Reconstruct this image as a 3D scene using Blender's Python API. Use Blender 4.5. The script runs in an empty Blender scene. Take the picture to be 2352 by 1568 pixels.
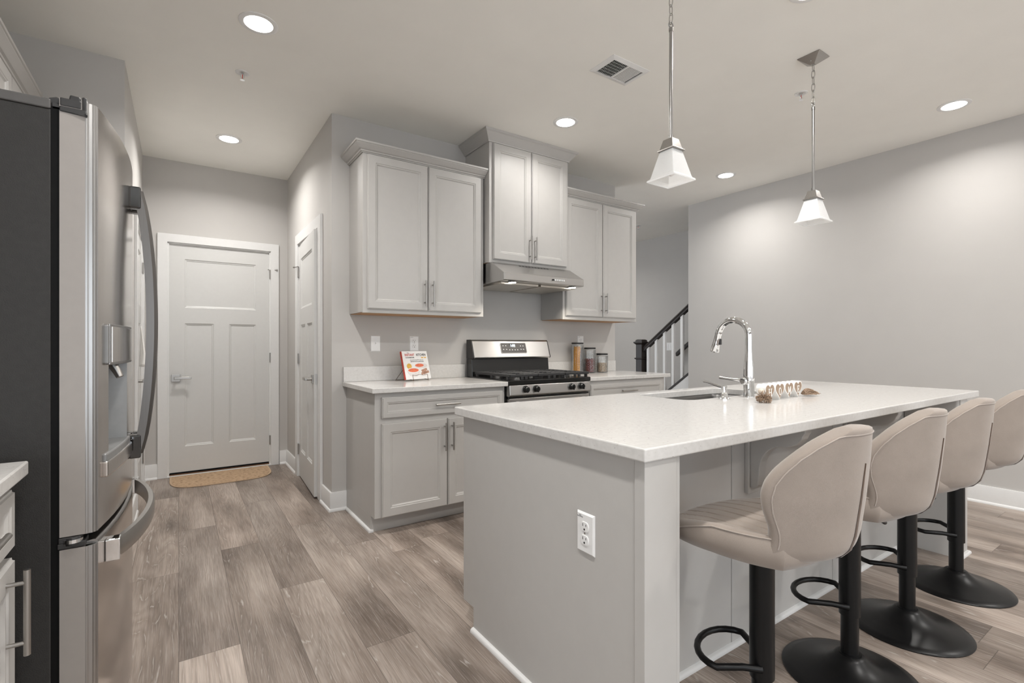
import bpy, bmesh, math, random
from mathutils import Vector, Matrix
random.seed(7)
PI = math.pi
SC = bpy.context.scene
COL = SC.collection

# ------------------------------------------------------------------ camera
CAM_H = 1.16
cam_d = bpy.data.cameras.new('camera')
cam = bpy.data.objects.new('camera', cam_d)
COL.objects.link(cam)
cam.location = (0, 0, CAM_H)
cam.rotation_euler = (PI / 2, 0, math.radians(-34.1))
cam_d.sensor_width = 36.0
cam_d.sensor_fit = 'HORIZONTAL'
cam_d.lens = 36.0 * 1130.5 / 2352
cam_d.shift_y = 8.0 / 2352
cam_d.clip_start = 0.02
SC.camera = cam

# ------------------------------------------------------------------ world (daylight from the open living area behind the camera)
w = bpy.data.worlds.new('world')
SC.world = w
w.use_nodes = True
bg = w.node_tree.nodes['Background']
bg.inputs['Color'].default_value = (0.88, 0.94, 1.0, 1)
bg.inputs['Strength'].default_value = 3.3

# ------------------------------------------------------------------ exposure
SC.view_settings.view_transform = 'Standard'
SC.view_settings.look = 'None'
SC.view_settings.gamma = 1.0
SC.view_settings.use_curve_mapping = False
SC.view_settings.exposure = 0.10
SC.cycles.use_denoising = True
SC.cycles.max_bounces = 10
SC.cycles.diffuse_bounces = 6
SC.cycles.glossy_bounces = 5
SC.cycles.transmission_bounces = 8
SC.cycles.sample_clamp_indirect = 6.0
SC.cycles.caustics_reflective = False
SC.cycles.caustics_refractive = False

LAMP_W = 14.5        # watts of each recessed light
LAMP_COL = (1.0, 0.975, 0.945)

# ------------------------------------------------------------------ materials
def new_mat(name):
    m = bpy.data.materials.new(name)
    m.use_nodes = True
    nt = m.node_tree
    return m, nt, nt.nodes['Principled BSDF']

def N(nt, kind, **kw):
    n = nt.nodes.new(kind)
    for k, v in kw.items():
        if k.startswith('i_'):
            key = k[2:]
            key = int(key) if key.isdigit() else key.replace('_', ' ')
            n.inputs[key].default_value = v
        else:
            setattr(n, k, v)
    return n

def L(nt, a, b):
    nt.links.new(a, b)

def ramp(nt, fac, stops):
    r = nt.nodes.new('ShaderNodeValToRGB')
    el = r.color_ramp.elements
    while len(el) < len(stops):
        el.new(0.5)
    for e, (p, c) in zip(el, stops):
        e.position = p
        e.color = c if len(c) == 4 else (*c, 1)
    L(nt, fac, r.inputs[0])
    return r.outputs[0]

def math_n(nt, op, a, b=None, clamp=False):
    n = nt.nodes.new('ShaderNodeMath')
    n.operation = op
    n.use_clamp = clamp
    for i, x in enumerate((a, b)):
        if x is None:
            continue
        if isinstance(x, (int, float)):
            n.inputs[i].default_value = x
        else:
            L(nt, x, n.inputs[i])
    return n.outputs[0]

def mixc(nt, fac, a, b, blend='MIX'):
    n = nt.nodes.new('ShaderNodeMix')
    n.data_type = 'RGBA'
    n.blend_type = blend
    for i, x in ((0, fac), (6, a), (7, b)):
        if isinstance(x, (int, float)):
            n.inputs[i].default_value = x
        elif isinstance(x, tuple):
            n.inputs[i].default_value = x if len(x) == 4 else (*x, 1)
        else:
            L(nt, x, n.inputs[i])
    return n.outputs[2]

def paint(name, col, rough=0.5, metal=0.0, var=0.02, scale=40.0, bump=0.0, bscale=300.0, spec=0.5, coat=0.0):
    m, nt, p = new_mat(name)
    tc = N(nt, 'ShaderNodeTexCoord')
    nz = N(nt, 'ShaderNodeTexNoise')
    nz.inputs['Scale'].default_value = scale
    nz.inputs['Detail'].default_value = 3
    L(nt, tc.outputs['Object'], nz.inputs['Vector'])
    lo = tuple(max(0, c * (1 - var)) for c in col)
    hi = tuple(min(1, c * (1 + var)) for c in col)
    L(nt, ramp(nt, nz.outputs['Fac'], [(0.3, lo), (0.7, hi)]), p.inputs['Base Color'])
    p.inputs['Roughness'].default_value = rough
    p.inputs['Metallic'].default_value = metal
    p.inputs['Specular IOR Level'].default_value = spec
    if coat:
        p.inputs['Coat Weight'].default_value = coat
    if bump:
        n2 = N(nt, 'ShaderNodeTexNoise')
        n2.inputs['Scale'].default_value = bscale
        n2.inputs['Detail'].default_value = 2
        L(nt, tc.outputs['Object'], n2.inputs['Vector'])
        b = N(nt, 'ShaderNodeBump')
        b.inputs['Strength'].default_value = bump
        b.inputs['Distance'].default_value = 0.002
        L(nt, n2.outputs['Fac'], b.inputs['Height'])
        L(nt, b.outputs[0], p.inputs['Normal'])
    return m

def brushed(name, col, rough, along='X'):
    m, nt, p = new_mat(name)
    tc = N(nt, 'ShaderNodeTexCoord')
    mp = N(nt, 'ShaderNodeMapping')
    s = {'X': (1.5, 300, 300), 'Y': (300, 1.5, 300), 'Z': (300, 300, 1.5)}[along]
    mp.inputs['Scale'].default_value = s
    L(nt, tc.outputs['Object'], mp.inputs['Vector'])
    nz = N(nt, 'ShaderNodeTexNoise')
    nz.inputs['Scale'].default_value = 1.0
    nz.inputs['Detail'].default_value = 4
    L(nt, mp.outputs[0], nz.inputs['Vector'])
    L(nt, ramp(nt, nz.outputs['Fac'], [(0.3, tuple(c * .965 for c in col)), (0.7, tuple(min(1, c * 1.03) for c in col))]), p.inputs['Base Color'])
    p.inputs['Metallic'].default_value = 1.0
    L(nt, math_n(nt, 'ADD', math_n(nt, 'MULTIPLY', nz.outputs['Fac'], 0.04), rough - .02), p.inputs['Roughness'])
    return m

def emit(name, col, strength):
    m, nt, p = new_mat(name)
    p.inputs['Base Color'].default_value = (*col, 1)
    p.inputs['Emission Color'].default_value = (*col, 1)
    p.inputs['Emission Strength'].default_value = strength
    return m

def quartz_mat():
    m, nt, p = new_mat('quartz')
    tc = N(nt, 'ShaderNodeTexCoord')
    v = N(nt, 'ShaderNodeTexVoronoi')
    v.inputs['Scale'].default_value = 170
    L(nt, tc.outputs['Object'], v.inputs['Vector'])
    sepr = N(nt, 'ShaderNodeSeparateColor')
    L(nt, v.outputs['Color'], sepr.inputs[0])
    near = math_n(nt, 'LESS_THAN', v.outputs['Distance'], 0.28)
    rare = math_n(nt, 'LESS_THAN', sepr.outputs[0], 0.09)
    speck = math_n(nt, 'MULTIPLY', near, rare)
    nz = N(nt, 'ShaderNodeTexNoise')
    nz.inputs['Scale'].default_value = 60
    nz.inputs['Detail'].default_value = 5
    L(nt, tc.outputs['Object'], nz.inputs['Vector'])
    base = ramp(nt, nz.outputs['Fac'], [(0.3, (0.60, 0.585, 0.565)), (0.7, (0.66, 0.645, 0.625))])
    dark = ramp(nt, sepr.outputs[1], [(0.0, (0.26, 0.24, 0.22)), (1.0, (0.60, 0.58, 0.55))])
    L(nt, mixc(nt, speck, base, dark), p.inputs['Base Color'])
    p.inputs['Roughness'].default_value = 0.16
    p.inputs['Specular IOR Level'].default_value = 0.42
    return m

PLANK_W, PLANK_L = 0.1985, 1.518

def floor_mat():
    m, nt, p = new_mat('oak_plank_floor')
    uv = N(nt, 'ShaderNodeUVMap', uv_map='plank')
    at = N(nt, 'ShaderNodeAttribute', attribute_name='plank_rand')
    sep = N(nt, 'ShaderNodeSeparateXYZ')
    L(nt, uv.outputs[0], sep.inputs[0])
    u, v = sep.outputs[0], sep.outputs[1]
    rnd = N(nt, 'ShaderNodeSeparateColor')
    L(nt, at.outputs['Color'], rnd.inputs[0])
    off = N(nt, 'ShaderNodeCombineXYZ')
    L(nt, math_n(nt, 'MULTIPLY', rnd.outputs[0], 37.0), off.inputs[0])
    L(nt, math_n(nt, 'MULTIPLY', rnd.outputs[1], 53.0), off.inputs[1])
    L(nt, math_n(nt, 'MULTIPLY', rnd.outputs[2], 11.0), off.inputs[2])
    pos = N(nt, 'ShaderNodeVectorMath', operation='ADD')
    L(nt, uv.outputs[0], pos.inputs[0])
    L(nt, off.outputs[0], pos.inputs[1])
    def scaled(sx, sy):
        mp = N(nt, 'ShaderNodeMapping')
        mp.inputs['Scale'].default_value = (sx, sy, 1)
        L(nt, pos.outputs[0], mp.inputs['Vector'])
        return mp.outputs[0]
    def noise(vec, det=3, rough=.5, dist=0.0):
        n = N(nt, 'ShaderNodeTexNoise')
        n.inputs['Scale'].default_value = 1.0
        n.inputs['Detail'].default_value = det
        n.inputs['Roughness'].default_value = rough
        n.inputs['Distortion'].default_value = dist
        L(nt, vec, n.inputs['Vector'])
        return n.outputs['Fac']
    # the field whose level lines are the growth rings (cathedral grain)
    field = noise(scaled(5.0, 0.55), 1.5, .45, .3)
    wob = noise(scaled(70, 7), 2)
    tilt = math_n(nt, 'MULTIPLY', u, math_n(nt, 'ADD', math_n(nt, 'MULTIPLY', rnd.outputs[0], 90.0), 8.0))
    fw = math_n(nt, 'ADD', math_n(nt, 'ADD', math_n(nt, 'MULTIPLY', field, 27.0), tilt), math_n(nt, 'MULTIPLY', wob, .4))
    rings = math_n(nt, 'PINGPONG', fw, 0.5)
    line = ramp(nt, rings, [(0.0, (1, 1, 1)), (0.03, (.55, .55, .55)), (0.065, (0, 0, 0))])
    brk = ramp(nt, noise(scaled(80, 9), 3, .6), [(0.46, (0, 0, 0)), (0.58, (1, 1, 1))])
    lime = math_n(nt, 'MULTIPLY', line, brk)
    # fine straight pores
    pores = ramp(nt, noise(scaled(380, 8), 2), [(0.55, (0, 0, 0)), (0.70, (1, 1, 1))])
    # broad tone
    tone = noise(scaled(5, 1.1), 3, .5)
    dk = ramp(nt, tone, [(0.30, (0.150, 0.119, 0.099)), (0.50, (0.290, 0.243, 0.210)), (0.72, (0.455, 0.400, 0.358))])
    gry = ramp(nt, rnd.outputs[2], [(0.0, (0.83, 0.81, 0.80)), (0.5, (1.0, 0.985, 0.97)), (1.0, (1.18, 1.15, 1.13))])
    base = mixc(nt, 1.0, dk, gry, 'MULTIPLY')
    ringdark = ramp(nt, rings, [(0.12, (0.80, 0.78, 0.76)), (0.40, (1, 1, 1))])
    base = mixc(nt, 0.75, base, ringdark, 'MULTIPLY')
    fine = ramp(nt, noise(scaled(170, 5), 3, .6), [(0.34, (0.80, 0.79, 0.78)), (0.52, (1, 1, 1)), (0.68, (1.14, 1.14, 1.14))])
    base = mixc(nt, 1.0, base, fine, 'MULTIPLY')
    # knots
    vo = N(nt, 'ShaderNodeTexVoronoi')
    vo.inputs['Scale'].default_value = 1.0
    vo.inputs['Randomness'].default_value = 1.0
    L(nt, scaled(4.6, 1.55), vo.inputs['Vector'])
    ksep = N(nt, 'ShaderNodeSeparateColor')
    L(nt, vo.outputs['Color'], ksep.inputs[0])
    kd = math_n(nt, 'ADD', vo.outputs['Distance'], math_n(nt, 'MULTIPLY', math_n(nt, 'SUBTRACT', wob, .5), .12))
    kn = math_n(nt, 'MULTIPLY', ramp(nt, kd, [(0.02, (1, 1, 1)), (0.10, (.55, .55, .55)), (0.34, (0, 0, 0))]), math_n(nt, 'GREATER_THAN', ksep.outputs[0], 0.30))
    base = mixc(nt, math_n(nt, 'MULTIPLY', kn, .80), base, (0.105, 0.083, 0.068))
    base = mixc(nt, math_n(nt, 'MULTIPLY', lime, .50), base, (0.60, 0.56, 0.525))
    base = mixc(nt, math_n(nt, 'MULTIPLY', pores, .30), base, (0.50, 0.46, 0.42))
    # seams between planks
    du = math_n(nt, 'MINIMUM', u, math_n(nt, 'SUBTRACT', PLANK_W, u))
    dv = math_n(nt, 'MINIMUM', v, math_n(nt, 'SUBTRACT', PLANK_L, v))
    d = math_n(nt, 'MINIMUM', du, dv)
    seam = math_n(nt, 'LESS_THAN', d, 0.0013)
    base = mixc(nt, math_n(nt, 'MULTIPLY', seam, .65), base, (0.07, 0.055, 0.045))
    L(nt, base, p.inputs['Base Color'])
    L(nt, math_n(nt, 'ADD', math_n(nt, 'MULTIPLY', tone, 0.12), 0.36), p.inputs['Roughness'])
    p.inputs['Specular IOR Level'].default_value = 0.35
    b = N(nt, 'ShaderNodeBump')
    b.inputs['Strength'].default_value = 0.12
    b.inputs['Distance'].default_value = 0.001
    L(nt, math_n(nt, 'SUBTRACT', pores, math_n(nt, 'MULTIPLY', seam, 3.0)), b.inputs['Height'])
    L(nt, b.outputs[0], p.inputs['Normal'])
    return m

def fabric_mat(name, col):
    m, nt, p = new_mat(name)
    tc = N(nt, 'ShaderNodeTexCoord')
    nz = N(nt, 'ShaderNodeTexNoise')
    nz.inputs['Scale'].default_value = 9
    nz.inputs['Detail'].default_value = 4
    L(nt, tc.outputs['Object'], nz.inputs['Vector'])
    n2 = N(nt, 'ShaderNodeTexNoise')
    n2.inputs['Scale'].default_value = 900
    n2.inputs['Detail'].default_value = 2
    L(nt, tc.outputs['Object'], n2.inputs['Vector'])
    f = math_n(nt, 'ADD', math_n(nt, 'MULTIPLY', nz.outputs['Fac'], .55), math_n(nt, 'MULTIPLY', n2.outputs['Fac'], .45))
    L(nt, ramp(nt, f, [(0.3, tuple(c * .85 for c in col)), (0.7, tuple(min(1, c * 1.13) for c in col))]), p.inputs['Base Color'])
    p.inputs['Roughness'].default_value = 0.9
    p.inputs['Specular IOR Level'].default_value = 0.15
    p.inputs['Sheen Weight'].default_value = 0.35
    p.inputs['Sheen Roughness'].default_value = 0.4
    b = N(nt, 'ShaderNodeBump')
    b.inputs['Strength'].default_value = 0.25
    b.inputs['Distance'].default_value = 0.001
    L(nt, n2.outputs['Fac'], b.inputs['Height'])
    L(nt, b.outputs[0], p.inputs['Normal'])
    return m

def glass_mat(name, col=(1, 1, 1)):
    """thin clear glass: mostly see-through, mirror-like towards grazing angles, with a cut pattern"""
    m, nt, p = new_mat(name)
    p.inputs['Base Color'].default_value = (*col, 1)
    p.inputs['Roughness'].default_value = .05
    tc = N(nt, 'ShaderNodeTexCoord')
    nz = N(nt, 'ShaderNodeTexVoronoi')
    nz.inputs['Scale'].default_value = 95
    L(nt, tc.outputs['Object'], nz.inputs['Vector'])
    b = N(nt, 'ShaderNodeBump')
    b.inputs['Strength'].default_value = .5
    b.inputs['Distance'].default_value = .002
    L(nt, nz.outputs['Distance'], b.inputs['Height'])
    gl = N(nt, 'ShaderNodeBsdfGlossy')
    gl.inputs['Roughness'].default_value = .06
    L(nt, b.outputs[0], gl.inputs['Normal'])
    tr = N(nt, 'ShaderNodeBsdfTransparent')
    tr.inputs['Color'].default_value = (*col, 1)
    lw = N(nt, 'ShaderNodeLayerWeight')
    lw.inputs['Blend'].default_value = .35
    L(nt, b.outputs[0], lw.inputs['Normal'])
    mx = N(nt, 'ShaderNodeMixShader')
    L(nt, math_n(nt, 'ADD', math_n(nt, 'MULTIPLY', lw.outputs['Fresnel'], .55), .03), mx.inputs[0])
    L(nt, tr.outputs[0], mx.inputs[1])
    L(nt, gl.outputs[0], mx.inputs[2])
    L(nt, mx.outputs[0], nt.nodes['Material Output'].inputs['Surface'])
    return m

def shade_mat():
    m, nt, p = new_mat('frosted_shade_glass')
    tc = N(nt, 'ShaderNodeTexCoord')
    nz = N(nt, 'ShaderNodeTexNoise')
    nz.inputs['Scale'].default_value = 90
    L(nt, tc.outputs['Object'], nz.inputs['Vector'])
    c = ramp(nt, nz.outputs['Fac'], [(0.3, (0.915, 0.915, 0.91)), (0.7, (0.93, 0.93, 0.925))])
    L(nt, c, p.inputs['Base Color'])
    p.inputs['Roughness'].default_value = 0.22
    tr = N(nt, 'ShaderNodeBsdfTranslucent')
    L(nt, c, tr.inputs['Color'])
    mx = N(nt, 'ShaderNodeMixShader')
    mx.inputs[0].default_value = 0.5
    L(nt, p.outputs[0], mx.inputs[1])
    L(nt, tr.outputs[0], mx.inputs[2])
    L(nt, mx.outputs[0], nt.nodes['Material Output'].inputs['Surface'])
    return m

def grain_mat(name, c0, c1, rough=.35, along='Z'):
    m, nt, p = new_mat(name)
    tc = N(nt, 'ShaderNodeTexCoord')
    mp = N(nt, 'ShaderNodeMapping')
    mp.inputs['Scale'].default_value = {'X': (2, 60, 60), 'Y': (60, 2, 60), 'Z': (60, 60, 2)}[along]
    L(nt, tc.outputs['Object'], mp.inputs['Vector'])
    nz = N(nt, 'ShaderNodeTexNoise')
    nz.inputs['Scale'].default_value = 1
    nz.inputs['Detail'].default_value = 4
    L(nt, mp.outputs[0], nz.inputs['Vector'])
    L(nt, ramp(nt, nz.outputs['Fac'], [(0.3, c0), (0.7, c1)]), p.inputs['Base Color'])
    p.inputs['Roughness'].default_value = rough
    return m

def mat_weave(name, c0, c1):
    m, nt, p = new_mat(name)
    tc = N(nt, 'ShaderNodeTexCoord')
    mp = N(nt, 'ShaderNodeMapping')
    mp.inputs['Scale'].default_value = (22, 60, 1)
    L(nt, tc.outputs['Object'], mp.inputs['Vector'])
    nz = N(nt, 'ShaderNodeTexNoise')
    nz.inputs['Scale'].default_value = 1.6
    nz.inputs['Detail'].default_value = 2
    L(nt, mp.outputs[0], nz.inputs['Vector'])
    L(nt, ramp(nt, nz.outputs['Fac'], [(0.36, c0), (0.44, c1), (0.8, tuple(min(1, c * 1.1) for c in c1))]), p.inputs['Base Color'])
    p.inputs['Roughness'].default_value = 0.95
    b = N(nt, 'ShaderNodeBump')
    b.inputs['Strength'].default_value = 0.5
    b.inputs['Distance'].default_value = 0.003
    L(nt, nz.outputs['Fac'], b.inputs['Height'])
    L(nt, b.outputs[0], p.inputs['Normal'])
    return m

M = {}
M['wall'] = paint('wall_paint', (0.515, 0.498, 0.478), 0.75, var=.012, scale=5, bump=.06, bscale=260, spec=.3)
M['ceil'] = paint('ceiling_paint', (0.90, 0.885, 0.84), 0.9, var=.012, scale=4, bump=.08, bscale=200, spec=.2)
M['trim'] = paint('trim_white', (0.70, 0.695, 0.685), 0.32, var=.01, spec=.45)
M['doorw'] = paint('door_white', (0.60, 0.595, 0.58), 0.38, var=.01, spec=.45, bump=.02)
M['cab'] = paint('cabinet_grey', (0.49, 0.475, 0.455), 0.42, var=.012, scale=20, spec=.45)
M['cabin'] = paint('cabinet_underside_wood', (0.45, 0.24, 0.10), 0.5, var=.1, scale=12)
M['quartz'] = quartz_mat()
M['floor'] = floor_mat()
M['steel'] = brushed('brushed_stainless', (0.50, 0.488, 0.475), 0.29, 'X')
M['steelz'] = brushed('fridge_stainless', (0.60, 0.57, 0.545), 0.17, 'Z')
M['steeltrim'] = brushed('bright_steel_trim', (0.36, 0.353, 0.346), 0.3, 'Z')
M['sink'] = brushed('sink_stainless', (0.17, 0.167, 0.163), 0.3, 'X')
M['nickel'] = brushed('satin_nickel', (0.42, 0.405, 0.385), 0.32, 'Z')
M['handle'] = brushed('handle_steel', (0.17, 0.162, 0.155), 0.36, 'Z')
M['chrome'] = paint('chrome', (0.80, 0.81, 0.82), 0.04, 1.0, var=.01)
M['darkchrome'] = paint('dark_polished_metal', (0.12, 0.122, 0.125), 0.10, 1.0, var=.05)
M['fridgeside'] = paint('fridge_side_textured', (0.030, 0.0285, 0.027), 0.55, spec=.3, var=.08, scale=60, bump=.3, bscale=420)
M['doorside'] = paint('fridge_door_side', (0.31, 0.285, 0.265), 0.5, 0.15, var=.02)
M['blackplastic'] = paint('black_plastic', (0.028, 0.027, 0.027), 0.42, var=.1)
M['greyplastic'] = paint('grey_plastic', (0.085, 0.08, 0.077), 0.45, var=.06)
M['gasket'] = paint('rubber_gasket', (0.006, 0.006, 0.006), 0.6, var=.1, spec=.1)
M['recess'] = paint('dispenser_grey', (0.235, 0.235, 0.232), 0.35, .2, var=.04)
M['enamel'] = paint('black_enamel', (0.012, 0.012, 0.012), 0.13, var=.1)
M['iron'] = paint('cast_iron', (0.02, 0.02, 0.021), 0.55, var=.15, bump=.3, bscale=500)
M['blackmetal'] = paint('black_powder_coat', (0.005, 0.005, 0.0053), 0.33, var=.1, scale=120, spec=.3)
M['fabric'] = fabric_mat('beige_suede', (0.305, 0.259, 0.224))
M['thread'] = fabric_mat('beige_thread', (0.39, 0.335, 0.295))
M['zip'] = fabric_mat('brown_zip_tape', (0.12, 0.085, 0.065))
M['plastic'] = paint('white_plastic', (0.80, 0.795, 0.785), 0.3, var=.01)
M['slot'] = paint('dark_slot', (0.015, 0.014, 0.013), 0.6, var=.1)
M['shade'] = shade_mat()
M['glass'] = glass_mat('jar_glass', (0.965, 0.97, 0.97))
M['lens'] = emit('lamp_lens', (1.0, 0.97, 0.93), 22.0)
M['hoodlens'] = emit('hood_lamp_lens', (1.0, 0.96, 0.88), 14.0)
M['digits'] = emit('display_digits', (0.75, 0.9, 1.0), 1.6)
M['mat'] = mat_weave('tan_mat_weave', (0.20, 0.12, 0.065), (0.47, 0.325, 0.205))
M['matedge'] = paint('tan_mat_border', (0.50, 0.36, 0.24), 0.9, var=.06, scale=80, bump=.3)
M['sill'] = grain_mat('brown_sill_wood', (0.10, 0.045, 0.02), (0.20, 0.10, 0.05), .5, 'X')
M['stain'] = grain_mat('dark_stained_wood', (0.009, 0.006, 0.005), (0.025, 0.017, 0.0135), .5, 'Z')
M['jute'] = paint('jute_fibre', (0.30, 0.21, 0.145), 0.95, var=.35, scale=200)
M['bead'] = paint('pale_wood_bead', (0.62, 0.54, 0.45), 0.6, var=.08)
M['heartw'] = paint('white_painted_wood', (0.83, 0.82, 0.80), 0.5, var=.01)
M['heartb'] = grain_mat('tan_heart_face', (0.25, 0.175, 0.12), (0.34, 0.25, 0.18), .7, 'X')
M['cover'] = paint('book_cover_white', (0.80, 0.79, 0.775), 0.3, var=.015)
M['red'] = paint('print_red', (0.55, 0.06, 0.035), 0.4, var=.1)
M['orange'] = paint('print_soup_orange', (0.75, 0.16, 0.07), 0.4, var=.15, scale=80)
M['ink'] = paint('print_black', (0.03, 0.03, 0.03), 0.5, var=.1)
M['gold'] = paint('print_gold', (0.72, 0.42, 0.06), 0.4, var=.1)
M['toast'] = paint('print_toast', (0.45, 0.25, 0.17), 0.5, var=.5, scale=260)
M['bowl'] = paint('print_bowl', (0.70, 0.66, 0.64), 0.4, var=.05, scale=60)
M['wire'] = paint('bronze_wire', (0.14, 0.10, 0.07), 0.35, .8, var=.1)
M['pasta'] = paint('dry_pasta', (0.80, 0.40, 0.07), 0.55, var=.25, scale=150)
M['beans'] = paint('red_beans', (0.20, 0.035, 0.03), 0.35, var=.5, scale=120)
M['oats'] = paint('pale_nuts', (0.55, 0.42, 0.29), 0.6, var=.4, scale=150)
M['ventdark'] = paint('duct_dark', (0.02, 0.02, 0.02), 0.8, var=.1)
M['filter'] = brushed('hood_filter_mesh', (0.62, 0.58, 0.52), 0.4, 'X')
M['towel'] = fabric_mat('white_towel', (0.74, 0.72, 0.69))

# ------------------------------------------------------------------ mesh builder
class MB:
    def __init__(s):
        s.v = []
        s.f = []
    def mark(s):
        return len(s.v)
    def xf(s, m, start=0):
        for i in range(start, len(s.v)):
            s.v[i] = tuple(m @ Vector(s.v[i]))
        return s
    def add(s, vs, fs):
        o = len(s.v)
        s.v += [tuple(x) for x in vs]
        s.f += [tuple(o + i for i in f) for f in fs]
        return s
    def box(s, x0, x1, y0, y1, z0, z1):
        vs = [(x0, y0, z0), (x1, y0, z0), (x1, y1, z0), (x0, y1, z0), (x0, y0, z1), (x1, y0, z1), (x1, y1, z1), (x0, y1, z1)]
        return s.add(vs, [(0, 3, 2, 1), (4, 5, 6, 7), (0, 1, 5, 4), (1, 2, 6, 5), (2, 3, 7, 6), (3, 0, 4, 7)])
    def loops(s, loops, close=True, cap0=True, cap1=True):
        """skin a list of equal-length vertex loops"""
        o = len(s.v)
        n = len(loops[0])
        for lp in loops:
            s.v += [tuple(p) for p in lp]
        for k in range(len(loops) - 1):
            for i in range(n if close else n - 1):
                j = (i + 1) % n
                a = o + k * n
                s.f.append((a + i, a + j, a + n + j, a + n + i))
        if cap0:
            s.f.append(tuple(o + i for i in range(n))[::-1])
        if cap1:
            e = o + (len(loops) - 1) * n
            s.f.append(tuple(e + i for i in range(n)))
        return s
    def tube(s, pts, r, n=12, closed=False):
        pts = [Vector(p) for p in pts]
        k = len(pts)
        rs = r if isinstance(r, (list, tuple)) else [r] * k
        tang = []
        for i in range(k):
            a = pts[(i - 1) % k] if (closed or i > 0) else pts[i]
            b = pts[(i + 1) % k] if (closed or i < k - 1) else pts[i]
            t = (b - a)
            tang.append(t.normalized() if t.length > 1e-9 else Vector((0, 0, 1)))
        t0 = tang[0]
        up = Vector((0, 0, 1)) if abs(t0.z) < .9 else Vector((1, 0, 0))
        nrm = (up - t0 * up.dot(t0)).normalized()
        lps = []
        for i in range(k):
            t = tang[i]
            nrm = (nrm - t * nrm.dot(t))
            nrm = nrm.normalized() if nrm.length > 1e-9 else t.orthogonal().normalized()
            b = t.cross(nrm)
            lps.append([pts[i] + (nrm * math.cos(2 * PI * j / n) + b * math.sin(2 * PI * j / n)) * rs[i] for j in range(n)])
        if closed:
            lps.append(lps[0])
            return s.loops(lps, cap0=False, cap1=False)
        return s.loops(lps)
    def cyl(s, p0, p1, r0, r1=None, n=24):
        return s.tube([p0, p1], [r0, r0 if r1 is None else r1], n)
    def lathe(s, prof, c=(0, 0, 0), n=32, cap0=True, cap1=True):
        lps = [[(c[0] + r * math.cos(2 * PI * j / n), c[1] + r * math.sin(2 * PI * j / n), c[2] + z) for j in range(n)] for r, z in prof]
        return s.loops(lps, cap0=cap0, cap1=cap1)
    def prism(s, poly, axis, lo, hi):
        def P(a, b, t):
            return {'x': (t, a, b), 'y': (a, t, b), 'z': (a, b, t)}[axis]
        return s.loops([[P(a, b, lo) for a, b in poly], [P(a, b, hi) for a, b in poly]])
    def sphere(s, c, r, n=16, m=10, sc=(1, 1, 1)):
        lps = []
        for k in range(m + 1):
            th = PI * (k + .0001) / (m + .0002)
            lps.append([(c[0] + sc[0] * r * math.sin(th) * math.cos(2 * PI * j / n), c[1] + sc[1] * r * math.sin(th) * math.sin(2 * PI * j / n), c[2] - sc[2] * r * math.cos(th)) for j in range(n)])
        return s.loops(lps)
    def panel(s, w, h, rings, x0=0.0, z0=0.0):
        """mitred rectangular rings (inset, y): a framed door or drawer front facing -y"""
        lps = []
        for ins, y in rings:
            lps.append([(x0 + ins, y, z0 + ins), (x0 + w - ins, y, z0 + ins), (x0 + w - ins, y, z0 + h - ins), (x0 + ins, y, z0 + h - ins)])
        return s.loops(lps)
    def sweep(s, path, prof, closed=False, cap=True):
        """sweep a profile [(out, z)] along a plan path; out points right of the direction"""
        k = len(path)
        lps = []
        for i in range(k):
            p = Vector(path[i])
            d0 = (p - Vector(path[i - 1])).normalized() if (i > 0 or closed) else None
            d1 = (Vector(path[(i + 1) % k]) - p).normalized() if (i < k - 1 or closed) else None
            if d0 is None: d0 = d1
            if d1 is None: d1 = d0
            n0 = Vector((d0.y, -d0.x)); n1 = Vector((d1.y, -d1.x))
            mtr = (n0 + n1)
            mtr = mtr / max(1e-6, (1 + n0.dot(n1)))
            lps.append([(p.x + mtr.x * o, p.y + mtr.y * o, z) for o, z in prof])
        if closed:
            lps.append(lps[0])
        return s.loops(lps, cap0=cap and not closed, cap1=cap and not closed)
    def grid(s, fn, nu, nv):
        o = len(s.v)
        for j in range(nv + 1):
            for i in range(nu + 1):
                s.v.append(tuple(fn(i / nu, j / nv)))
        for j in range(nv):
            for i in range(nu):
                a = o + j * (nu + 1) + i
                s.f.append((a, a + 1, a + nu + 2, a + nu + 1))
        return s
    def build(s, name, mat, parent=None, bevel=0.0, smooth=None, sub=0, solid=None, seg=2, recalc=True):
        me = bpy.data.meshes.new(name)
        bm = bmesh.new()
        vs = [bm.verts.new(p) for p in s.v]
        for f in s.f:
            try:
                bm.faces.new([vs[i] for i in f])
            except ValueError:
                pass
        bmesh.ops.remove_doubles(bm, verts=bm.verts, dist=1e-6)
        if recalc:
            bmesh.ops.recalc_face_normals(bm, faces=bm.faces)
        if smooth is not None:
            a = math.radians(smooth)
            for f in bm.faces:
                f.smooth = True
            for e in bm.edges:
                if len(e.link_faces) == 2 and e.calc_face_angle(0) > a:
                    e.smooth = False
        bm.to_mesh(me)
        bm.free()
        me.materials.append(M[mat] if isinstance(mat, str) else mat)
        o = bpy.data.objects.new(name, me)
        COL.objects.link(o)
        if parent is not None:
            o.parent = parent
        if solid:
            md = o.modifiers.new('solid', 'SOLIDIFY')
            md.thickness = solid[0]
            md.offset = solid[1]
            md.use_even_offset = True
        if bevel:
            md = o.modifiers.new('bevel', 'BEVEL')
            md.width = bevel
            md.segments = seg
            md.limit_method = 'ANGLE'
            md.angle_limit = math.radians(35)
        if sub:
            md = o.modifiers.new('sub', 'SUBSURF')
            md.levels = sub
            md.render_levels = sub
        return o

def tag(o, label=None, cat=None, group=None, kind=None):
    if label: o['label'] = label
    if cat: o['category'] = cat
    if group: o['group'] = group
    if kind: o['kind'] = kind
    return o

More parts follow.
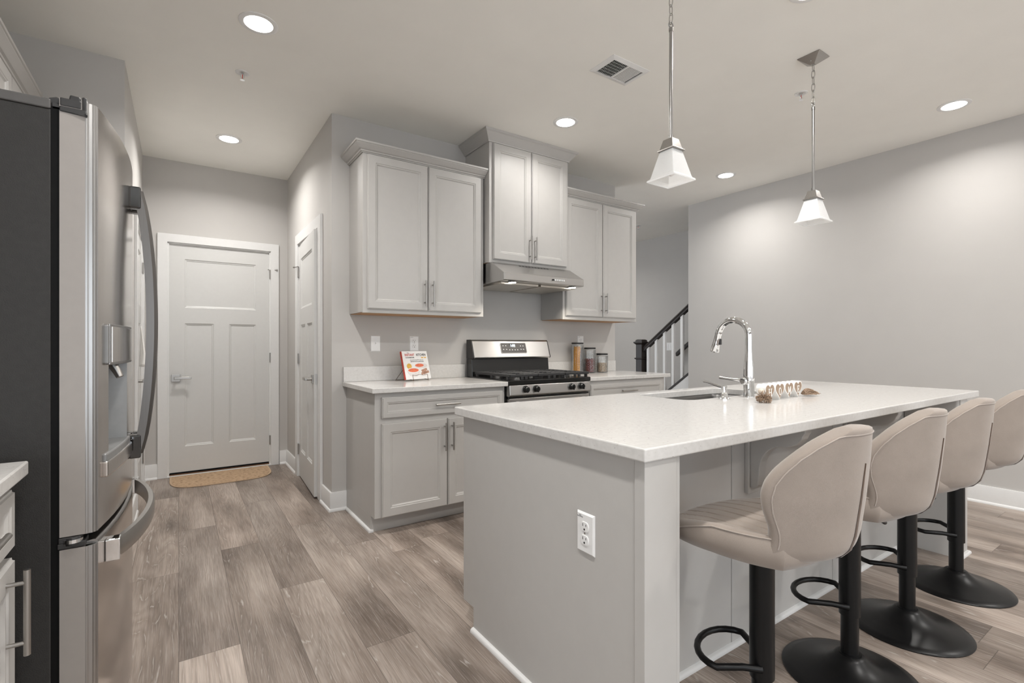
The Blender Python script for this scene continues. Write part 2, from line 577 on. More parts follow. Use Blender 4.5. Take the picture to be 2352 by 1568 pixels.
def thing(name, label, cat, loc=(0, 0, 0), rz=0.0, group=None, kind=None):
    o = bpy.data.objects.new(name, None)
    o.empty_display_size = .1
    COL.objects.link(o)
    o.location = loc
    o.rotation_euler = (0, 0, rz)
    return tag(o, label, cat, group, kind)

def struct(o, label=None):
    o['kind'] = 'structure'
    if label: o['label'] = label
    return o

def copy_tree(o, parent=None):
    c = o.copy()
    COL.objects.link(c)
    if parent is not None:
        c.parent = parent
    for ch in [x for x in o.children]:
        copy_tree(ch, c)
    return c

def text_obj(name, body, size, mat, parent, mtx, align='CENTER', extrude=0.0004, sx=1.0, bold=0.0):
    cu = bpy.data.curves.new(name, 'FONT')
    cu.body = body
    cu.size = size
    cu.align_x = align
    cu.align_y = 'CENTER'
    cu.extrude = extrude
    cu.offset = bold
    tmp = bpy.data.objects.new(name + '_tmp', cu)
    me = bpy.data.meshes.new_from_object(tmp)
    me.name = name
    bpy.data.objects.remove(tmp)
    me.transform(mtx @ Matrix.Diagonal((sx, 1, 1, 1)))
    me.materials.clear()
    me.materials.append(M[mat])
    o = bpy.data.objects.new(name, me)
    COL.objects.link(o)
    o.parent = parent
    return o

# text standing upright on a surface facing -y / lying flat in local xz
UPRIGHT = Matrix.Rotation(PI / 2, 4, 'X')

# ------------------------------------------------------------------ dimensions
CEIL = 2.78
WY = 3.555          # range wall
HX = 0.885          # hall right wall
DY = 5.25           # wall with the entry door
LHX = -0.255        # hall left wall
RX = 4.90           # right wall
RYE = 3.585         # its far end
LX = -0.97          # wall behind the refrigerator
SX = 5.96           # wall behind the stairs
CT = 0.899          # counter tops
BACK = -3.2         # the room goes on behind the camera

# ------------------------------------------------------------------ setting
def make_floor():
    me = bpy.data.meshes.new('floor')
    x_lo, x_hi, y_lo, y_hi = -3.4, 6.1, BACK, 7.2
    offs = {-1: 1.512, 0: .657, 1: .191, 2: 1.039, 3: .357, 4: 1.377, 6: 1.232}
    vs, fs, uvs, cols = [], [], [], []
    rr = random.Random(11)
    c0, c1 = math.floor(x_lo / PLANK_W), math.ceil(x_hi / PLANK_W)
    for c in range(c0, c1):
        xa, xb = max(x_lo, c * PLANK_W), min(x_hi, (c + 1) * PLANK_W)
        off = offs.get(c, rr.random() * PLANK_L)
        k = math.floor((y_lo - off) / PLANK_L)
        while off + k * PLANK_L < y_hi:
            a, b = off + k * PLANK_L, off + (k + 1) * PLANK_L
            ya, yb = max(a, y_lo), min(b, y_hi)
            if yb > ya + 1e-5:
                o = len(vs)
                vs += [(xa, ya, 0), (xb, ya, 0), (xb, yb, 0), (xa, yb, 0)]
                fs.append((o, o + 1, o + 2, o + 3))
                ua, ub = xa - c * PLANK_W, xb - c * PLANK_W
                uvs += [(ua, ya - a), (ub, ya - a), (ub, yb - a), (ua, yb - a)]
                col = (rr.random(), rr.random(), rr.random(), 1)
                cols += [col] * 4
            k += 1
    me.from_pydata(vs, [], fs)
    ul = me.uv_layers.new(name='plank')
    for i, t in enumerate(uvs):
        ul.data[i].uv = t
    ca = me.color_attributes.new('plank_rand', 'FLOAT_COLOR', 'CORNER')
    for i, t in enumerate(cols):
        ca.data[i].color = t
    me.materials.append(M['floor'])
    me.update()
    o = bpy.data.objects.new('floor', me)
    COL.objects.link(o)
    struct(o, 'grey brown wood plank floor')
make_floor()

struct(MB().box(-3.4, 6.1, BACK, 7.2, CEIL, CEIL + .1).build('ceiling', 'ceil'), 'off white flat ceiling')
# walls
b = MB().box(HX, 3.669, WY, WY + .115, 0, CEIL)
struct(b.build('wall_range', 'wall'), 'pale grey wall behind the range')
PD0, PD1, PDH = 3.90, 4.665, 2.045      # pantry door opening
b = MB()
b.box(HX, HX + .115, WY + .115, PD0, 0, CEIL)
b.box(HX, HX + .115, PD1, DY, 0, CEIL)
b.box(HX, HX + .115, PD0, PD1, PDH, CEIL)
struct(b.build('wall_hall_right', 'wall'), 'pale grey hall wall holding the ajar narrow door')
GD0, GD1, GDH = -.082, .735, 2.06       # entry door opening
b = MB()
b.box(LHX - .1, GD0, DY, DY + .12, 0, CEIL)
b.box(GD1, HX + .115, DY, DY + .12, 0, CEIL)
b.box(GD0, GD1, DY, DY + .12, GDH, CEIL)
b.box(GD0, GD1, DY + .06, DY + .12, 0, GDH)
struct(b.build('wall_hall_end', 'wall'), 'pale grey end wall around the white entry door')
HD0, HD1, HDH = 4.36, 5.12, 2.045       # hall left door opening
b = MB()
b.box(LHX - .115, LHX, 3.56 + .115, HD0, 0, CEIL)
b.box(LHX - .115, LHX, HD1, DY, 0, CEIL)
b.box(LHX - .115, LHX, HD0, HD1, HDH, CEIL)
struct(b.build('wall_hall_left', 'wall'), 'pale grey hall wall beyond the refrigerator')
struct(MB().box(LX - .1, LHX, 3.56, 3.675, 0, CEIL).build('wall_stub', 'wall'), 'pale grey short wall above and beyond the refrigerator')
struct(MB().box(LX - .1, LX, .88, 3.56, 0, CEIL).build('wall_left', 'wall'), 'pale grey wall behind the refrigerator')
WIN_B = [(-2.9, -1.0), (-.3, 1.6), (2.3, 4.3)]      # window openings in the wall behind the camera (x)
WIN_L = [(-2.6, .1)]                                # added unseen opening in the far left wall, daylight for the island end (y)
WZ0, WZ1 = .35, 2.35
b = MB()
b.box(-3.4, RX, BACK - .12, BACK, 0, WZ0).box(-3.4, RX, BACK - .12, BACK, WZ1, CEIL)
xs = [-3.4] + [q for wdw in WIN_B for q in wdw] + [RX]
for k in range(0, len(xs), 2): b.box(xs[k], xs[k + 1], BACK - .12, BACK, WZ0, WZ1)
struct(b.build('wall_rear', 'wall'), 'pale grey wall with windows behind the viewer')
b = MB()
b.box(-3.52, -3.4, BACK, .98, 0, WZ0).box(-3.52, -3.4, BACK, .98, WZ1, CEIL)
ys = [BACK] + [q for wdw in WIN_L for q in wdw] + [.98]
for k in range(0, len(ys), 2): b.box(-3.52, -3.4, ys[k], ys[k + 1], WZ0, WZ1)
b.box(-3.4, LX - .1, .88, .98, 0, CEIL)
struct(b.build('wall_living', 'wall'), 'unseen pale grey wall left of the viewer, with an added window')
def portal(x, y, rz, wd):
    la = bpy.data.lights.new('window_portal', 'AREA')
    la.shape = 'RECTANGLE'
    la.size = wd
    la.size_y = WZ1 - WZ0
    la.cycles.is_portal = True
    lo = bpy.data.objects.new('window_portal', la)
    COL.objects.link(lo)
    lo.location = (x, y, (WZ0 + WZ1) / 2)
    lo.rotation_euler = (PI / 2, 0, rz)
    return lo
n_w = 0
for a, c in WIN_B:
    portal((a + c) / 2, BACK - .06, PI, c - a)
    n_w += 1
    b = MB().box(a, c, BACK - .09, BACK - .05, WZ0, WZ0 + .05).box(a, c, BACK - .09, BACK - .05, WZ1 - .05, WZ1)
    for x in (a, (a + c) / 2 - .025, c - .05): b.box(x, x + .05, BACK - .09, BACK - .05, WZ0 + .05, WZ1 - .05)
    struct(b.build('window_%d' % n_w, 'trim'), 'white window frame behind the viewer')
for a, c in WIN_L:
    portal(-3.46, (a + c) / 2, -PI / 2, c - a)
    n_w += 1
    b = MB().box(-3.49, -3.45, a, c, WZ0, WZ0 + .05).box(-3.49, -3.45, a, c, WZ1 - .05, WZ1)
    for y in (a, (a + c) / 2 - .025, c - .05): b.box(-3.49, -3.45, y, y + .05, WZ0 + .05, WZ1 - .05)
    struct(b.build('window_%d' % n_w, 'trim'), 'white frame of an added, unseen window left of the viewer')
struct(MB().box(RX, RX + .13, BACK, RYE, 0, CEIL).build('wall_right', 'wall'), 'blank pale grey wall right of the island')
struct(MB().box(SX, SX + .1, -1.0, 7.2, 0, CEIL).build('wall_stair', 'wall'), 'pale grey wall behind the stair balusters')
struct(MB().box(3.0, SX + .1, 7.0, 7.1, 0, CEIL).build('wall_back', 'wall'), 'pale grey wall at the end of the stair hall')
struct(MB().box(HX + .115, HX + 1.2, DY, DY + .1, 0, CEIL).build('wall_pantry', 'wall'), 'wall inside the pantry')

# baseboards with quarter round
BB = [(0, 0), (.026, 0), (.026, .006), (.023, .013), (.018, .018), (.0145, .019), (.0145, .125), (.012, .13), (0, .13)]
def baseboard(name, path):
    return struct(MB().sweep(path, BB).build(name, 'trim', smooth=40), 'white baseboard with quarter round')
baseboard('baseboard_right', [(RX, RYE + .0), (RX, BACK)])
baseboard('baseboard_range', [(HX, PD0 - .092), (HX, WY), (.984, WY)])
baseboard('baseboard_hall', [(GD1 + .078, DY), (HX, DY), (HX, PD1 + .085)])
baseboard('baseboard_hall_left', [(LHX, HD1 + .07), (LHX, DY), (GD0 - .072, DY)])
baseboard('baseboard_hall_near', [(LHX, 3.56), (LHX, HD0 - .075)])

# door casings
def casing(name, x0, x1, h, w, t, label):
    """flat casing round an opening in a wall facing -y (local), legs and head mitred"""
    b = MB()
    b.loops([[(x0 - w, -t, 0), (x0, -t, 0), (x0, 0, 0), (x0 - w, 0, 0)], [(x0 - w, -t, h + w), (x0, -t, h), (x0, 0, h), (x0 - w, 0, h + w)],
             [(x1 + w, -t, h + w), (x1, -t, h), (x1, 0, h), (x1 + w, 0, h + w)], [(x1 + w, -t, 0), (x1, -t, 0), (x1, 0, 0), (x1 + w, 0, 0)]])
    # jamb lining
    b.box(x0 - .004, x0 + .012, -.004, .10, 0, h)
    b.box(x1 - .012, x1 + .004, -.004, .10, 0, h)
    b.box(x0, x1, -.004, .10, h - .012, h + .004)
    o = b.build(name, 'trim', bevel=.002, seg=1)
    return struct(o, label)

def door_slab(w, h, t, panels):
    """slab facing -y with sunk panels; panels = (x0,x1,z0,z1)"""
    b = MB()
    b.loops([[(0, 0, 0), (w, 0, 0), (w, t, 0), (0, t, 0)], [(0, 0, h), (w, 0, h), (w, t, h), (0, t, h)]])
    b.f = [f for f in b.f]
    # drop the front face and replace it
    b.f = [f for f in b.f if not all(abs(b.v[i][1]) < 1e-9 for i in f)]
    xs = sorted({0, w, *[p[0] for p in panels], *[p[1] for p in panels]})
    zs = sorted({0, h, *[p[2] for p in panels], *[p[3] for p in panels]})
    for i in range(len(xs) - 1):
        for j in range(len(zs) - 1):
            a, c, d, e = xs[i], xs[i + 1], zs[j], zs[j + 1]
            if any(p[0] <= a + 1e-6 and p[1] >= c - 1e-6 and p[2] <= d + 1e-6 and p[3] >= e - 1e-6 for p in panels):
                continue
            b.add([(a, 0, d), (c, 0, d), (c, 0, e), (a, 0, e)], [(0, 1, 2, 3)])
    for p in panels:
        rings = [(0, 0), (.004, .005), (.012, .006), (.016, .010)]
        lps = []
        for ins, y in rings:
            lps.append([(p[0] + ins, y, p[2] + ins), (p[1] - ins, y, p[2] + ins), (p[1] - ins, y, p[3] - ins), (p[0] + ins, y, p[3] - ins)])
        b.loops(lps, cap0=False)
    return b

def door_panels(w):
    m = .121
    mid = w / 2
    return [(m, w - m, 1.46, 1.89), (m, mid - .062, .228, 1.32), (mid + .062, w - m, .228, 1.32)]

def hinge(parent, x, z, y=-.008):
    b = MB()
    b.cyl((x, y, z - .045), (x, y, z + .045), .006, n=12)
    b.box(x - .011, x + .006, y + .002, y + .006, z - .044, z + .044)
    return b.build('hinge', 'nickel', parent, smooth=40)

def lever(parent, x, z, sgn, y0=0.0):
    b = MB()
    b.box(x - .033, x + .033, y0 - .009, y0, z - .033, z + .033)
    r = b.build('lever_rosette', 'nickel', parent, bevel=.002)
    b = MB()
    b.cyl((x, y0 - .005, z), (x, y0 - .045, z), .011, n=16)
    b.box(min(x - sgn * .012, x + sgn * .115), max(x - sgn * .012, x + sgn * .115), y0 - .058, y0 - .042, z - .011, z + .011)
    return b.build('lever_handle', 'nickel', parent, bevel=.003, smooth=40)

def pin_stop(parent, x, z, sgn):
    b = MB()
    b.cyl((x, -.006, z), (x + sgn * .05, -.035, z), .004, n=10)
    b.cyl((x + sgn * .05, -.035, z), (x + sgn * .058, -.04, z), .008, n=12)
    b.cyl((x, -.006, z), (x - sgn * .022, -.02, z), .004, n=10)
    return b.build('hinge_pin_stop', 'nickel', parent, smooth=40)

# entry door (faces -y)
c = casing('trim_1', GD0, GD1, GDH, .072, .018, 'white casing round the entry door')
c.location = (0, DY, 0)
d = thing('door_1', 'white three panel entry door with square lever above a tan mat', 'door', (GD0 + .005, DY + .012, 0), kind='structure')
dw = GD1 - GD0 - .010
door_slab(dw, 2.022, .04, [(p[0], p[1], p[2], p[3]) for p in door_panels(dw)]).xf(Matrix.Translation((0, 0, .032))).build('door_slab', 'doorw', d, bevel=.0015, seg=1)
lever(d, .055, .868, 1)
for z in (.245, 1.04, 1.84): hinge(d, dw + .003, z, -.022)
pin_stop(d, dw + .003, 1.885, 1)
MB().box(.012, dw - .012, -.006, .04, .022, .034).build('door_sweep', 'gasket', d)
b = MB().box(GD0, GD1, DY - .002, DY + .1, 0, .02)
struct(b.build('trim_4', 'sill'), 'brown wooden sill under the entry door')
struct(MB().box(GD0 - .005, GD1 + .005, DY - .022, DY - .001, 0, .012).build('trim_5', 'trim', bevel=.003), 'white threshold strip under the entry door')

# pantry door (faces -x, ajar)
c = casing('trim_2', 0, PD1 - PD0, PDH, .09, .02, 'white casing round the ajar hall door')
c.location = (HX, PD1, 0)
c.rotation_euler = (0, 0, -PI / 2)
pw = PD1 - PD0 - .012
d = thing('door_2', 'white panelled hall door standing slightly ajar beside the cabinets', 'door', (HX - .003, PD1 - .008, 0), -PI / 2 - math.radians(2.9), kind='structure')
pp = [(.095, pw - .095, 1.46, 1.89), (.095, pw / 2 - .05, .228, 1.32), (pw / 2 + .05, pw - .095, .228, 1.32)]
door_slab(pw, 2.02, .035, pp).xf(Matrix.Translation((0, 0, .014))).build('door_slab', 'doorw', d, bevel=.0015, seg=1)
lever(d, pw - .06, .90, -1)
MB().box(pw - .001, pw + .0015, .006, .030, .862, .94).build('latch_plate', 'nickel', d)
for z in (.245, 1.04, 1.80): hinge(d, .0, z)
pin_stop(d, .0, 1.85, -1)

# hall left door (faces +x)
c = casing('trim_3', 0, HD1 - HD0, HDH, .072, .018, 'white casing round the hall closet door')
c.location = (LHX, HD0, 0)
c.rotation_euler = (0, 0, PI / 2)
d = thing('door_3', 'white closet door on the hall wall, mostly behind the refrigerator', 'door', (LHX - .004, HD0 + .006, 0), PI / 2, kind='structure')
hw = HD1 - HD0 - .012
door_slab(hw, 2.02, .035, [(.095, hw - .095, 1.46, 1.89), (.095, hw / 2 - .05, .228, 1.32), (hw / 2 + .05, hw - .095, .228, 1.32)]).xf(Matrix.Translation((0, 0, .014))).build('door_slab', 'doorw', d, bevel=.0015, seg=1)
lever(d, .06, .90, 1)
for z in (.22, 1.04, 1.80): hinge(d, hw + .003, z, -.012)

# ------------------------------------------------------------------ cabinet helpers (fronts face -y)
DOOR_R = [(0, 0), (0, -.014), (.004, -.0155), (.0055, -.020), (.052, -.020), (.0555, -.0165), (.061, -.0165), (.0665, -.0105), (.0695, -.0095)]
DRAW_R = [(0, 0), (0, -.014), (.004, -.0155), (.0055, -.020), (.030, -.020), (.033, -.0165), (.038, -.0165), (.043, -.0105), (.046, -.0095)]

def bar_pull(parent, x, z, length, vertical=True, y=-.020):
    b = MB()
    h = length / 2
    s = .064
    if vertical:
        b.cyl((x, y - .032, z - h), (x, y - .032, z + h), .006, n=16)
        for k in (-s, s): b.cyl((x, y, z + k), (x, y - .032, z + k), .0045, n=12)
    else:
        b.cyl((x - h, y - .032, z), (x + h, y - .032, z), .006, n=16)
        for k in (-s, s): b.cyl((x + k, y, z), (x + k, y - .032, z), .0045, n=12)
    return b.build('handle', 'nickel', parent, smooth=40)

def cab_door(parent, x0, x1, z0, z1, hx=None, hz=None, hl=.18, y=0.0):
    o = MB().panel(x1 - x0, z1 - z0, DOOR_R, x0, z0).xf(Matrix.Translation((0, y, 0))).build('door', 'cab', parent)
    if hx is not None:
        bar_pull(o, hx, hz, hl, True, y - .020)
    return o

def cab_drawer(parent, x0, x1, z0, z1, y=0.0, hl=.18):
    o = MB().panel(x1 - x0, z1 - z0, DRAW_R, x0, z0).xf(Matrix.Translation((0, y, 0))).build('drawer', 'cab', parent)
    bar_pull(o, (x0 + x1) / 2, (z0 + z1) / 2, hl, False, y - .0095)
    return o

CROWN = [(0, 0), (.006, 0), (.006, .006), (.014, .008), (.016, .012), (.016, .016), (.026, .020), (.046, .037), (.054, .044), (.054, .048), (.060, .050), (.060, .062), (0, .062)]
def crown(parent, path, z, sc=1.0, szv=1.0):
    return MB().sweep(path, [(o * sc, z + q * szv) for o, q in CROWN]).build('crown_moulding', 'cab', parent)

# ------------------------------------------------------------------ upper cabinets on the range wall
def upper_cab(name, label, x0, x1, z0, z1, depth, doors, hz, crown_on=True, sides=(True, True)):
    t = thing(name, label, 'cabinet', (0, WY - depth, 0))
    b = MB()
    b.box(x0, x1, .0181, depth - .001, z0 + .004, z1)                  # box
    b.box(x0, x1, -.001, .018, z0, z1 - .0003)                         # face frame
    b.build('carcass', 'cab', t, bevel=.0012, seg=1)
    MB().box(x0 + .008, x1 - .008, .022, depth - .003, z0 + .001, z0 + .0045).build('underside', 'cabin', t)
    for (a, c, hx, zz0, zz1) in doors:
        cab_door(t, a, c, zz0, zz1, hx, hz, .182)
    return t

t = upper_cab('upper_cabinet', 'grey double door wall cabinet left of the range hood', 1.007, 1.934, 1.375, 2.44, .305,
              [(1.036, 1.466, 1.440, 1.402, 2.428), (1.474, 1.908, 1.500, 1.402, 2.428)], 1.523)
crown(t, [(1.0055, .304), (1.0055, -.001), (1.9425, -.001)], 2.434)
t = upper_cab('upper_cabinet', 'grey double door wall cabinet right of the range hood', 2.724, 3.640, 1.380, 2.445, .305,
              [(2.752, 3.178, 3.160, 1.412, 2.433), (3.186, 3.616, 3.212, 1.412, 2.433)], 1.535)
crown(t, [(2.7245, -.001), (3.6405, -.001), (3.6405, .304)], 2.439)
t = upper_cab('upper_cabinet', 'tall raised grey cabinet above the range hood', 1.945, 2.724, 1.785, 2.72, .372,
              [(1.976, 2.330, 2.308, 1.812, 2.695), (2.338, 2.700, 2.360, 1.812, 2.695)], 1.925)
MB().sweep([(1.9435, .371), (1.9435, -.001), (2.7245, -.001), (2.7245, .371)],
           [(0, 2.70), (.008, 2.70), (.010, 2.708), (.030, 2.732), (.052, 2.758), (.062, 2.764), (.064, 2.779), (0, 2.779)]).build('crown_moulding', 'cab', t)

# ------------------------------------------------------------------ range hood
hx0, hx1 = 1.946, 2.722
t = thing('range_hood', 'stainless steel under cabinet range hood with small lights', 'range hood', (0, 0, 0))
prof = [(WY - .002, 1.784), (3.150, 1.784), (2.992, 1.695), (2.980, 1.690), (2.978, 1.636), (2.988, 1.632), (WY - .002, 1.622)]
MB().prism(prof, 'x', hx0, hx1).build('hood_body', 'steel', t, bevel=.004)
b = MB()
b.box(hx0 + .03, hx0 + .375, 3.06, 3.50, 1.614, 1.630)
b.box(hx0 + .40, hx1 - .03, 3.06, 3.50, 1.614, 1.630)
b.build('grease_filter', 'filter', t, bevel=.002)
for x in (hx0 + .105, hx1 - .085):
    b = MB().lathe([(.034, 0), (.034, .006), (.026, .006)], (x, 3.025, 1.622), 24)
    o = b.build('lamp_ring', 'chrome', t, smooth=40)
    MB().lathe([(.001, 0), (.027, 0), (.027, .004)], (x, 3.025, 1.6205), 24).build('lamp_lens', 'hoodlens', o, smooth=40)
    la = bpy.data.lights.new('hood_lamp', 'SPOT')
    la.energy = 8.0
    la.color = (1.0, .93, .82)
    la.spot_size = math.radians(130)
    la.spot_blend = .6
    la.shadow_soft_size = .025
    lo = bpy.data.objects.new('hood_lamp', la)
    COL.objects.link(lo)
    lo.location = (x, 3.025, 1.60)
    lo.parent = t
for k in range(6):
    x = 2.40 + k * .0215
    MB().box(x - .007, x + .007, 2.972, 2.980, 1.658, 1.670).build('button', 'plastic' if k else 'enamel', t, bevel=.001)
b = MB()
for k in range(10):
    x = 2.18 + k * .03
    b.add([(x, 3.118, 1.7672), (x + .022, 3.118, 1.7672), (x + .022, 3.132, 1.7751), (x, 3.132, 1.7751)], [(0, 1, 2, 3)])
b.build('vent_slots', 'slot', t)

# ------------------------------------------------------------------ base cabinets on the range wall
BY = 2.945
def base_cab(name, label, x0, x1, doors, drawers, yb, end_left=False, end_right=False):
    t = thing(name, label, 'cabinet', (0, BY, 0))
    dpt = WY - BY
    b = MB()
    b.box(x0, x1, 0, dpt - .002, .10, CT - .033)
    b.build('carcass', 'cab', t, bevel=.0012, seg=1)
    MB().box(x0 + (.0 if end_left else .0), x1, .07, dpt - .002, 0, .10).build('toe_kick', 'cab', t)
    for (a, c, z0, z1) in drawers: cab_drawer(t, a, c, z0, z1)
    for (a, c, z0, z1, hx) in doors: cab_door(t, a, c, z0, z1, hx, .562, .182)
    return t
t = base_cab('base_cabinet', 'grey base cabinet with drawer over double doors left of the range', .992, 1.928,
             [(1.026, 1.466, .104, .676, 1.444), (1.474, 1.905, .104, .676, 1.498)], [(1.026, 1.905, .709, .838)], 0, True)
b = MB().box(.985, .993, 0, WY - BY - .002, .10, CT - .033)
b.box(.985, .993, .075, WY - BY - .002, 0, .10)
b.build('end_panel', 'cab', t, bevel=.001, seg=1)
QR = [(0, 0), (.015, 0), (.0148, .006), (.012, .012), (.007, .0155), (0, .017)]
MB().sweep([(.985, WY - BY - .03), (.985, .075), (1.0, .0745)], QR).build('quarter_round', 'trim', t, smooth=40)
t = base_cab('base_cabinet', 'grey base cabinet with drawer right of the range, under the glass jars', 2.722, 3.665,
             [(2.745, 3.18, .104, .676, 3.158), (3.188, 3.625, .104, .676, 3.21)], [(2.745, 3.625, .709, .838)], 0)
MB().box(3.665, 3.672, 0, WY - BY - .002, 0, CT - .033).build('end_panel', 'cab', t, bevel=.001, seg=1)

# counters
def slab(name, label, x0, x1, y0, y1, z1, th=.031, bev=.0035):
    t = MB().box(x0, x1, y0, y1, z1 - th, z1).build(name, 'quartz', bevel=bev, seg=2)
    return tag(t, label, 'countertop')
slab('countertop', 'white quartz counter left of the range, holding the cookbook', .958, 1.933, 2.902, WY - .003, CT)
slab('countertop', 'white quartz counter right of the range, holding three jars', 2.718, 3.735, 2.922, WY - .003, CT)
tag(MB().box(.962, 1.932, WY - .021, WY - .002, CT + .0005, CT + .105).build('backsplash', 'quartz', bevel=.002), 'low white quartz backsplash strip behind the cookbook', 'backsplash')
tag(MB().box(2.719, 3.660, WY - .021, WY - .002, CT + .0005, CT + .105).build('backsplash', 'quartz', bevel=.002), 'low white quartz backsplash strip behind the jars', 'backsplash')

# ------------------------------------------------------------------ gas range
rx0, rx1 = 1.939, 2.713
t = thing('gas_range', 'stainless and black freestanding gas range between the counters', 'stove', (0, 0, 0))
MB().box(rx0, rx1, 2.955, 3.52, .03, .874).build('body', 'blackplastic', t, bevel=.002)
b = MB().box(rx0 - .003, rx1 + .003, 2.892, 3.47, .874, .908)
b.build('cooktop', 'enamel', t, bevel=.006)
prof = [(2.955, .79), (2.905, .79), (2.888, .80), (2.896, .872), (2.955, .872)]
MB().prism(prof, 'x', rx0, rx1).build('control_panel', 'steel', t, bevel=.004)
for i, x in enumerate((2.078, 2.172, 2.513, 2.612)):
    b = MB()
    z = .840
    b.lathe([(.026, 0), (.026, .004), (.0225, .008), (.021, .026), (.017, .031), (.0005, .031)], (0, 0, 0), 24)
    b.box(-.004, .004, -.021, .021, .026, .036)
    b.xf(Matrix.Translation((x, 2.893, z)) @ Matrix.Rotation(PI / 2 + .1, 4, 'X') @ Matrix.Rotation(.2 * i - .3, 4, 'Z'))
    b.build('knob', 'enamel', t, smooth=40, bevel=.0015)
# oven door
b = MB().box(rx0 + .004, rx1 - .004, 2.905, 2.955, .20, .775)
o = b.build('oven_door', 'steel', t, bevel=.004)
MB().box(rx0 + .10, rx1 - .10, 2.902, 2.906, .30, .64).build('oven_window', 'enamel', o)
MB().box(rx0 + .004, rx1 - .004, 2.912, 2.955, .776, .789).build('door_gap', 'enamel', t)
b = MB()
b.tube([(rx0 + .05, 2.872, .742), (rx1 - .05, 2.872, .742)], .012, 14)
for x in (rx0 + .07, rx1 - .07):
    b.box(x - .014, x + .014, 2.868, 2.906, .730, .754)
b.build('oven_handle', 'steel', o, smooth=40)
MB().box(rx0 + .004, rx1 - .004, 2.91, 2.955, .045, .19).build('drawer', 'steel', t, bevel=.004)
# back guard
prof = [(3.52, .90), (3.425, .90), (3.438, 1.048), (3.52, 1.048)]
MB().prism(prof, 'x', rx0 - .002, rx1 + .002).build('back_guard', 'enamel', t, bevel=.003)
prof = [(3.52, 1.05), (3.408, 1.050), (3.402, 1.060), (3.408, 1.078), (3.445, 1.190), (3.458, 1.203), (3.52, 1.203)]
b = MB().prism(prof, 'x', rx0 + .006, rx1 - .006)
o = b.build('display_panel', 'steel', t, bevel=.003)
MB().prism(prof, 'x', rx0 - .004, rx0 + .006).build('panel_end_cap', 'blackplastic', t, bevel=.003)
MB().prism(prof, 'x', rx1 - .006, rx1 + .004).build('panel_end_cap', 'blackplastic', t, bevel=.003)
# clock window on the sloped face
ang = math.atan2(.037, .112)
F = Matrix.Translation((2.335, 3.4265, 1.134)) @ Matrix.Rotation(-ang, 4, 'X')
def rrect(w, h, r, n=6):
    pts = []
    for cx, cz, a0 in ((w / 2 - r, h / 2 - r, 0), (-w / 2 + r, h / 2 - r, PI / 2), (-w / 2 + r, -h / 2 + r, PI), (w / 2 - r, -h / 2 + r, 1.5 * PI)):
        for k in range(n + 1):
            a = a0 + (PI / 2) * k / n
            pts.append((cx + r * math.cos(a), cz + r * math.sin(a)))
    return pts
b = MB().prism(rrect(.262, .094, .012), 'y', -.004, .006).xf(F)
cw = b.build('clock_bezel', 'steeltrim', o, bevel=.001)
b = MB().prism(rrect(.252, .084, .009), 'y', -.0055, -.003).xf(F)
b.build('clock_window', 'greyplastic', o)
MB().prism(rrect(.060, .030, .002), 'y', -.0065, -.005).xf(F @ Matrix.Translation((-.012, 0, .020))).build('clock_display', 'enamel', o)
text_obj('clock_digits', '1:00', .028, 'digits', o, F @ Matrix.Translation((-.010, -.0072, .020)) @ UPRIGHT, bold=.0004)
for (px, pz) in ((-.105, .018), (-.078, .018), (-.105, -.014), (-.075, -.014), (-.045, -.018), (-.018, -.018), (.010, -.018), (.036, -.018), (.072, -.014), (.098, -.014), (.072, .016), (.098, .016)):
    MB().prism([(px - .006, pz - .002), (px + .006, pz - .002), (px + .006, pz + .001), (px + .002, pz + .001), (px + .002, pz + .005), (px - .003, pz + .005), (px - .003, pz + .001), (px - .006, pz + .001)], 'y', -.0062, -.005).xf(F).build('button_print', 'plastic', o)
# burners
for (x, y, r) in ((2.10, 3.05, .045), (2.10, 3.32, .036), (2.55, 3.05, .042), (2.55, 3.32, .036), (2.326, 3.18, .032)):
    b = MB().lathe([(r * 1.25, 0), (r * 1.2, .010), (r * .9, .012)], (x, y, .9085), 24)
    o = b.build('burner', 'sink', t, smooth=40)
    MB().lathe([(r, 0), (r, .008), (r * .8, .012), (.0005, .012)], (x, y, .9205), 24).build('burner_cap', 'iron', o, smooth=40)
# grates
def grate(x0, x1):
    b = MB()
    zt, zb, wd = .948, .934, .006
    y0, y1 = 2.905, 3.40
    for y in (y0, y1): b.box(x0, x1, y - wd, y + wd, zb - .004, zt)
    for x in (x0, x1): b.box(x - wd, x + wd, y0, y1, zb - .004, zt)
    xm = (x0 + x1) / 2
    ym = (y0 + y1) / 2
    b.box(x0, x1, ym - wd, ym + wd, zb, zt)
    n = 9
    for k in range(1, n):
        y = y0 + (y1 - y0) * k / n
        if abs(y - ym) < .02: continue
        b.box(x0, x0 + (x1 - x0) * .36, y - .004, y + .004, zb + .002, zt + .001)
        b.box(x1 - (x1 - x0) * .36, x1, y - .004, y + .004, zb + .002, zt + .001)
    for yy in ((y0 + ym) / 2, (y1 + ym) / 2):
        b.box(xm - .004, xm + .004, yy - .105, yy - .03, zb, zt)
        b.box(xm - .004, xm + .004, yy + .03, yy + .105, zb, zt)
    for x in (x0, x1):
        for y in (y0 + .03, ym, y1 - .03):
            b.box(x - .008, x + .008, y - .012, y + .012, .909, zb)
    for x in (x0 + .1, x1 - .1):
        b.box(x - .012, x + .012, y0 - .007, y0 + .007, .909, zb)
    return b.build('grate', 'iron', t, bevel=.002, seg=1)
grate(rx0 + .012, 2.190)
grate(2.200, 2.452)
grate(2.462, rx1 - .012)

